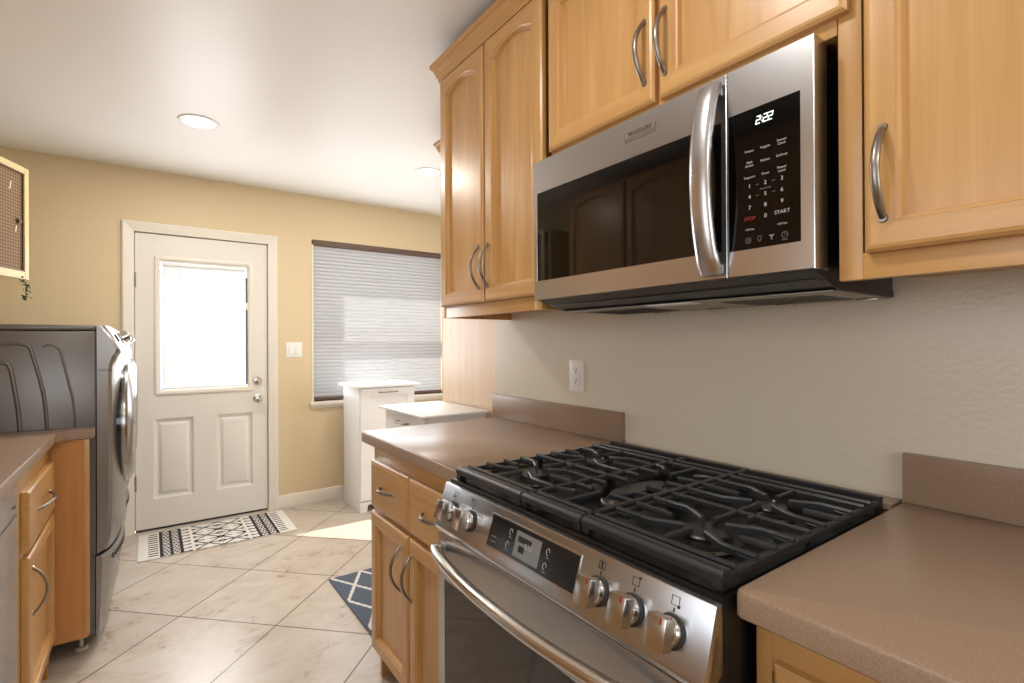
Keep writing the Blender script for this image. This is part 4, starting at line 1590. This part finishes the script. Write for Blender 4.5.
# ------------------------------------------------------------------ left base cabinet, wing panel, counter, dishwasher
LX = -0.308
lc = thing('base_cabinet', 'narrow honey wood base cabinet beside the dishwasher with one drawer and one door', 'cabinet', (-0.6, 2.28, 0))
v, h = M['wood_v'], M['wood_h']
ly0, ly1 = 1.965, 2.592
mb = MB()
mb.box(-0.945, LX - 0.02, ly0, ly0 + 0.018, 0.0, 0.875, v)
mb.box(-0.945, LX - 0.02, ly1 - 0.018, ly1, 0.0, 0.875, v)
mb.box(-0.945, LX - 0.02, ly0 + 0.018, ly1 - 0.018, 0.1, 0.12, h)
mb.box(LX - 0.06, LX - 0.045, ly0 + 0.018, ly1 - 0.018, 0.0, 0.1, v)
mb.box(LX - 0.02, LX, ly1 - 0.04, ly1, 0.0, 0.1, M['wood_wing'])
mb.build('carcass', lc)
mb = MB()
mb.box(LX - 0.02, LX, ly0, ly0 + 0.10, 0.1, 0.875, v, 0.001)
mb.box(LX - 0.02, LX, ly1 - 0.04, ly1, 0.1, 0.875, v, 0.001)
mb.box(LX - 0.02, LX, ly0 + 0.10, ly1 - 0.04, 0.1, 0.14, h, 0.001)
mb.box(LX - 0.02, LX, ly0 + 0.10, ly1 - 0.04, 0.6, 0.64, h, 0.001)
mb.box(LX - 0.02, LX, ly0 + 0.10, ly1 - 0.04, 0.79, 0.875, h, 0.001)
mb.build('face_frame', lc)
a, b = 2.066, 2.578
mb = MB()
def lp2(i, c):
    return [(LX + 0.0004 + c, a + i, 0.627 + i), (LX + 0.0004 + c, b - i, 0.627 + i), (LX + 0.0004 + c, b - i, 0.808 - i), (LX + 0.0004 + c, a + i, 0.808 - i)]
mb.skin([lp2(0, 0), lp2(0, 0.014), lp2(0.006, 0.019), lp2(0.02, 0.0205)], lambda i, k: M['wood_h'])
d = mb.build('drawer', lc, angle=25)
arc_pull(d, (LX + 0.0205, 2.20, 0.722), (LX + 0.0205, 2.44, 0.722), (1, 0, 0), 0.026)
dd = panel_door('door', lc, LX + 0.0004, a, b, 0.132, 0.612, 1, 0.0)
arc_pull(dd, (LX + 0.0204, 2.115, 0.425), (LX + 0.0204, 2.115, 0.565), (1, 0, 0))
mb = MB()
mb.prism([(-0.30, 0.095), (-0.196, 0.095), (-0.1905, 0.102), (-0.1905, 0.8745), (-0.30, 0.8745)], 'y', 2.6005, 2.619, M['wood_wing'])
mb.box(-0.945, -0.30, 2.6005, 2.619, 0.095, 0.8745, M['wood_wing'])
mb.box(-0.2085, -0.1900, 2.5985, 2.6205, 0.11, 0.8745, M['wood_v'], 0.001)
mb.build('end_panel', lc, label='amber wood end panel')

counter('countertop', 'taupe countertop with a clipped corner on the left side of the aisle', [(-0.96, -0.9), (-0.284, -0.9), (-0.284, 2.545), (-0.262, 2.580), (-0.176, 2.596), (-0.176, 2.664), (-0.96, 2.664)], 0.914, 0.038, {2: 0.01, 3: 0.01, 4: 0.006}, None)

dw = thing('dishwasher', 'silver dishwasher under the left countertop at the edge of the photo', 'dishwasher', (-0.6, 1.66, 0))
mb = MB().box(-0.93, -0.325, 1.36, 1.958, 0.1, 0.87, M['black_case'])
mb.box(-0.36, -0.35, 1.36, 1.958, 0.0, 0.1, M['black_case'])
mb.build('tub', dw)
mb = MB().box(-0.324, -0.298, 1.362, 1.957, 0.105, 0.872, M['dishwasher'], 0.004)
fr = mb.build('door', dw)
mb = MB()
mb.box(-0.2982, -0.297, 1.375, 1.945, 0.775, 0.778, M['slot'])
mb.box(-0.2982, -0.297, 1.90, 1.93, 0.80, 0.806, M['slot'])
mb.build('control_strip', fr)
# near left base cabinet (mostly behind the camera)
lc2 = thing('base_cabinet', 'honey wood sink base cabinet on the left, nearer than the dishwasher', 'cabinet', (-0.6, 0.3, 0))
mb = MB().box(-0.945, LX, -0.88, 1.355, 0.1, 0.875, v).box(-0.945, LX - 0.06, -0.88, 1.355, 0.0, 0.1, v)
mb.build('carcass', lc2)
for k in range(4):
    a = -0.86 + 0.55 * k
    panel_door('door', lc2, LX + 0.0004, a, a + 0.52, 0.13, 0.82, 1, 0.0)

# ------------------------------------------------------------------ left wall cabinets (they show in the microwave glass)
ul = thing('upper_cabinet', 'honey wood wall cabinet on the left wall, mirrored in the microwave glass', 'cabinet', (-0.8, 1.9, 1.36))
mb = MB().box(XL + 0.001, -0.655, 1.08, 2.72, 1.36, 2.29, v)
mb.build('carcass', ul)
for (a, b, hy) in ((1.10, 1.62, 1.59), (1.66, 2.17, 1.69), (2.19, 2.70, 2.66)):
    dd = panel_door('door', ul, -0.6546, a, b, 1.395, 2.275, 1, 0.036)
    arc_pull(dd, (-0.634, hy, 1.44), (-0.634, hy, 1.58), (1, 0, 0))

# display cabinet with an open mesh door above the laundry pair
dc = thing('display_cabinet', 'pale yellow wall cabinet above the dryer, brown mesh door ajar with white letters', 'cabinet', (-0.8, 3.3, 1.58))
mb = MB()
cf = M['cream_frame']
mb.box(XL, -0.67, 2.95, 2.97, 1.58, 2.11, cf)
mb.box(XL, -0.67, 3.5, 3.52, 1.58, 2.11, cf)
mb.box(XL, -0.67, 2.97, 3.5, 1.58, 1.6, cf)
mb.box(XL, -0.67, 2.97, 3.5, 2.09, 2.11, cf)
mb.build('body', dc)
ang = math.radians(21)
dvec = Vector((math.sin(ang), math.cos(ang), 0))
e1 = Vector((-0.474, 3.40, 0))
Wd = 0.45
e0 = e1 - dvec * Wd
nv = Vector((dvec.y, -dvec.x, 0))
DXm = Matrix(((nv.x, dvec.x, 0, e0.x), (nv.y, dvec.y, 0, e0.y), (0, 0, 1, 0), (0, 0, 0, 1)))   # local x = out, y = along, z = up
mb = MB()
za, zb_ = 1.565, 2.106
for (p, q, r_, s_) in ((0, 0.03, za, zb_), (Wd - 0.03, Wd, za, zb_), (0.03, Wd - 0.03, za, za + 0.036), (0.03, Wd - 0.03, zb_ - 0.03, zb_)):
    mb.box(-0.018, 0.0, p, q, r_, s_, cf, 0.002, X=DXm)
dr = mb.build('mesh_door', dc)
mb = MB()
for (p, q, r_, s_) in ((0.03, 0.036, za + 0.036, zb_ - 0.03), (Wd - 0.036, Wd - 0.03, za + 0.036, zb_ - 0.03), (0.036, Wd - 0.036, za + 0.036, za + 0.042), (0.036, Wd - 0.036, zb_ - 0.036, zb_ - 0.03)):
    mb.box(-0.012, -0.003, p, q, r_, s_, M['brown_rail'], X=DXm)
mb.box(-0.014, -0.010, 0.03, Wd - 0.03, za + 0.03, zb_ - 0.02, M['mesh'], X=DXm)
mb.build('woven_mesh', dr, label='brown woven mesh panel')
LXm = DXm @ Matrix(((0, 0, 1, 0), (1, 0, 0, 0), (0, 1, 0, 0), (0, 0, 0, 1)))
for (a, z, ch) in ((0.335, 2.0, 'J'), (0.372, 1.80, 'I'), (0.25, 1.9, 'L'), (0.2, 1.75, 'O')):
    text_mesh(ch, 0.045, LXm @ Matrix.Translation((a, z, -0.0095)) @ Matrix.Rotation(-0.2, 4, 'Z'), M['letter'], 'letter', dr, extrude=0.002, label='white letter')
mb = MB().lathe([(0.012, 0), (0.011, 0.012), (0.006, 0.016), (0, 0.017)], M['brown_rail'], 16, X=LXm @ Matrix.Translation((0.385, 1.84, -0.010)))
mb.build('knob', dr, label='small brown knob')

# trailing ivy sprig below the corner
iv = thing('ivy_sprig', 'small green ivy sprig trailing from the corner of the mesh door', 'plant', (-0.489, 3.36, 1.48))
pts = [e1 - dvec * 0.07 + Vector((0, 0, za - 0.004)), e1 - dvec * 0.03 + Vector((0, 0, za - 0.012)), e1 - dvec * 0.018 + Vector((0, 0, za - 0.04)), e1 - dvec * 0.022 + Vector((0, 0, za - 0.07)), e1 - dvec * 0.026 + Vector((0, 0, za - 0.1))]
MB().tube(pts, 0.002, M['stem'], 6).build('stem', iv)
mb = MB()
rnd = random.Random(3)
for k in range(46):
    u = rnd.random() * (len(pts) - 1)
    i = min(int(u), len(pts) - 2)
    p = pts[i].lerp(pts[i + 1], u - i) + Vector((rnd.uniform(-.012, .012), rnd.uniform(-.012, .012), rnd.uniform(-.008, .006)))
    Rm = Matrix.Rotation(rnd.uniform(0, 6.28), 4, 'Z') @ Matrix.Rotation(rnd.uniform(-1.2, 1.2), 4, 'X') @ Matrix.Rotation(rnd.uniform(-.6, .6), 4, 'Y')
    s_ = rnd.uniform(0.006, 0.010)
    mb.add([(0, 0, 0), (s_ * .7, s_ * .8, s_ * .15), (0, s_ * 2, 0), (-s_ * .7, s_ * .8, s_ * .15), (0, s_ * .9, -s_ * .05)], [(0, 1, 4), (1, 2, 4), (2, 3, 4), (3, 0, 4)], M['leaf'], X=Matrix.Translation(p) @ Rm)
mb.build('leaves', iv)
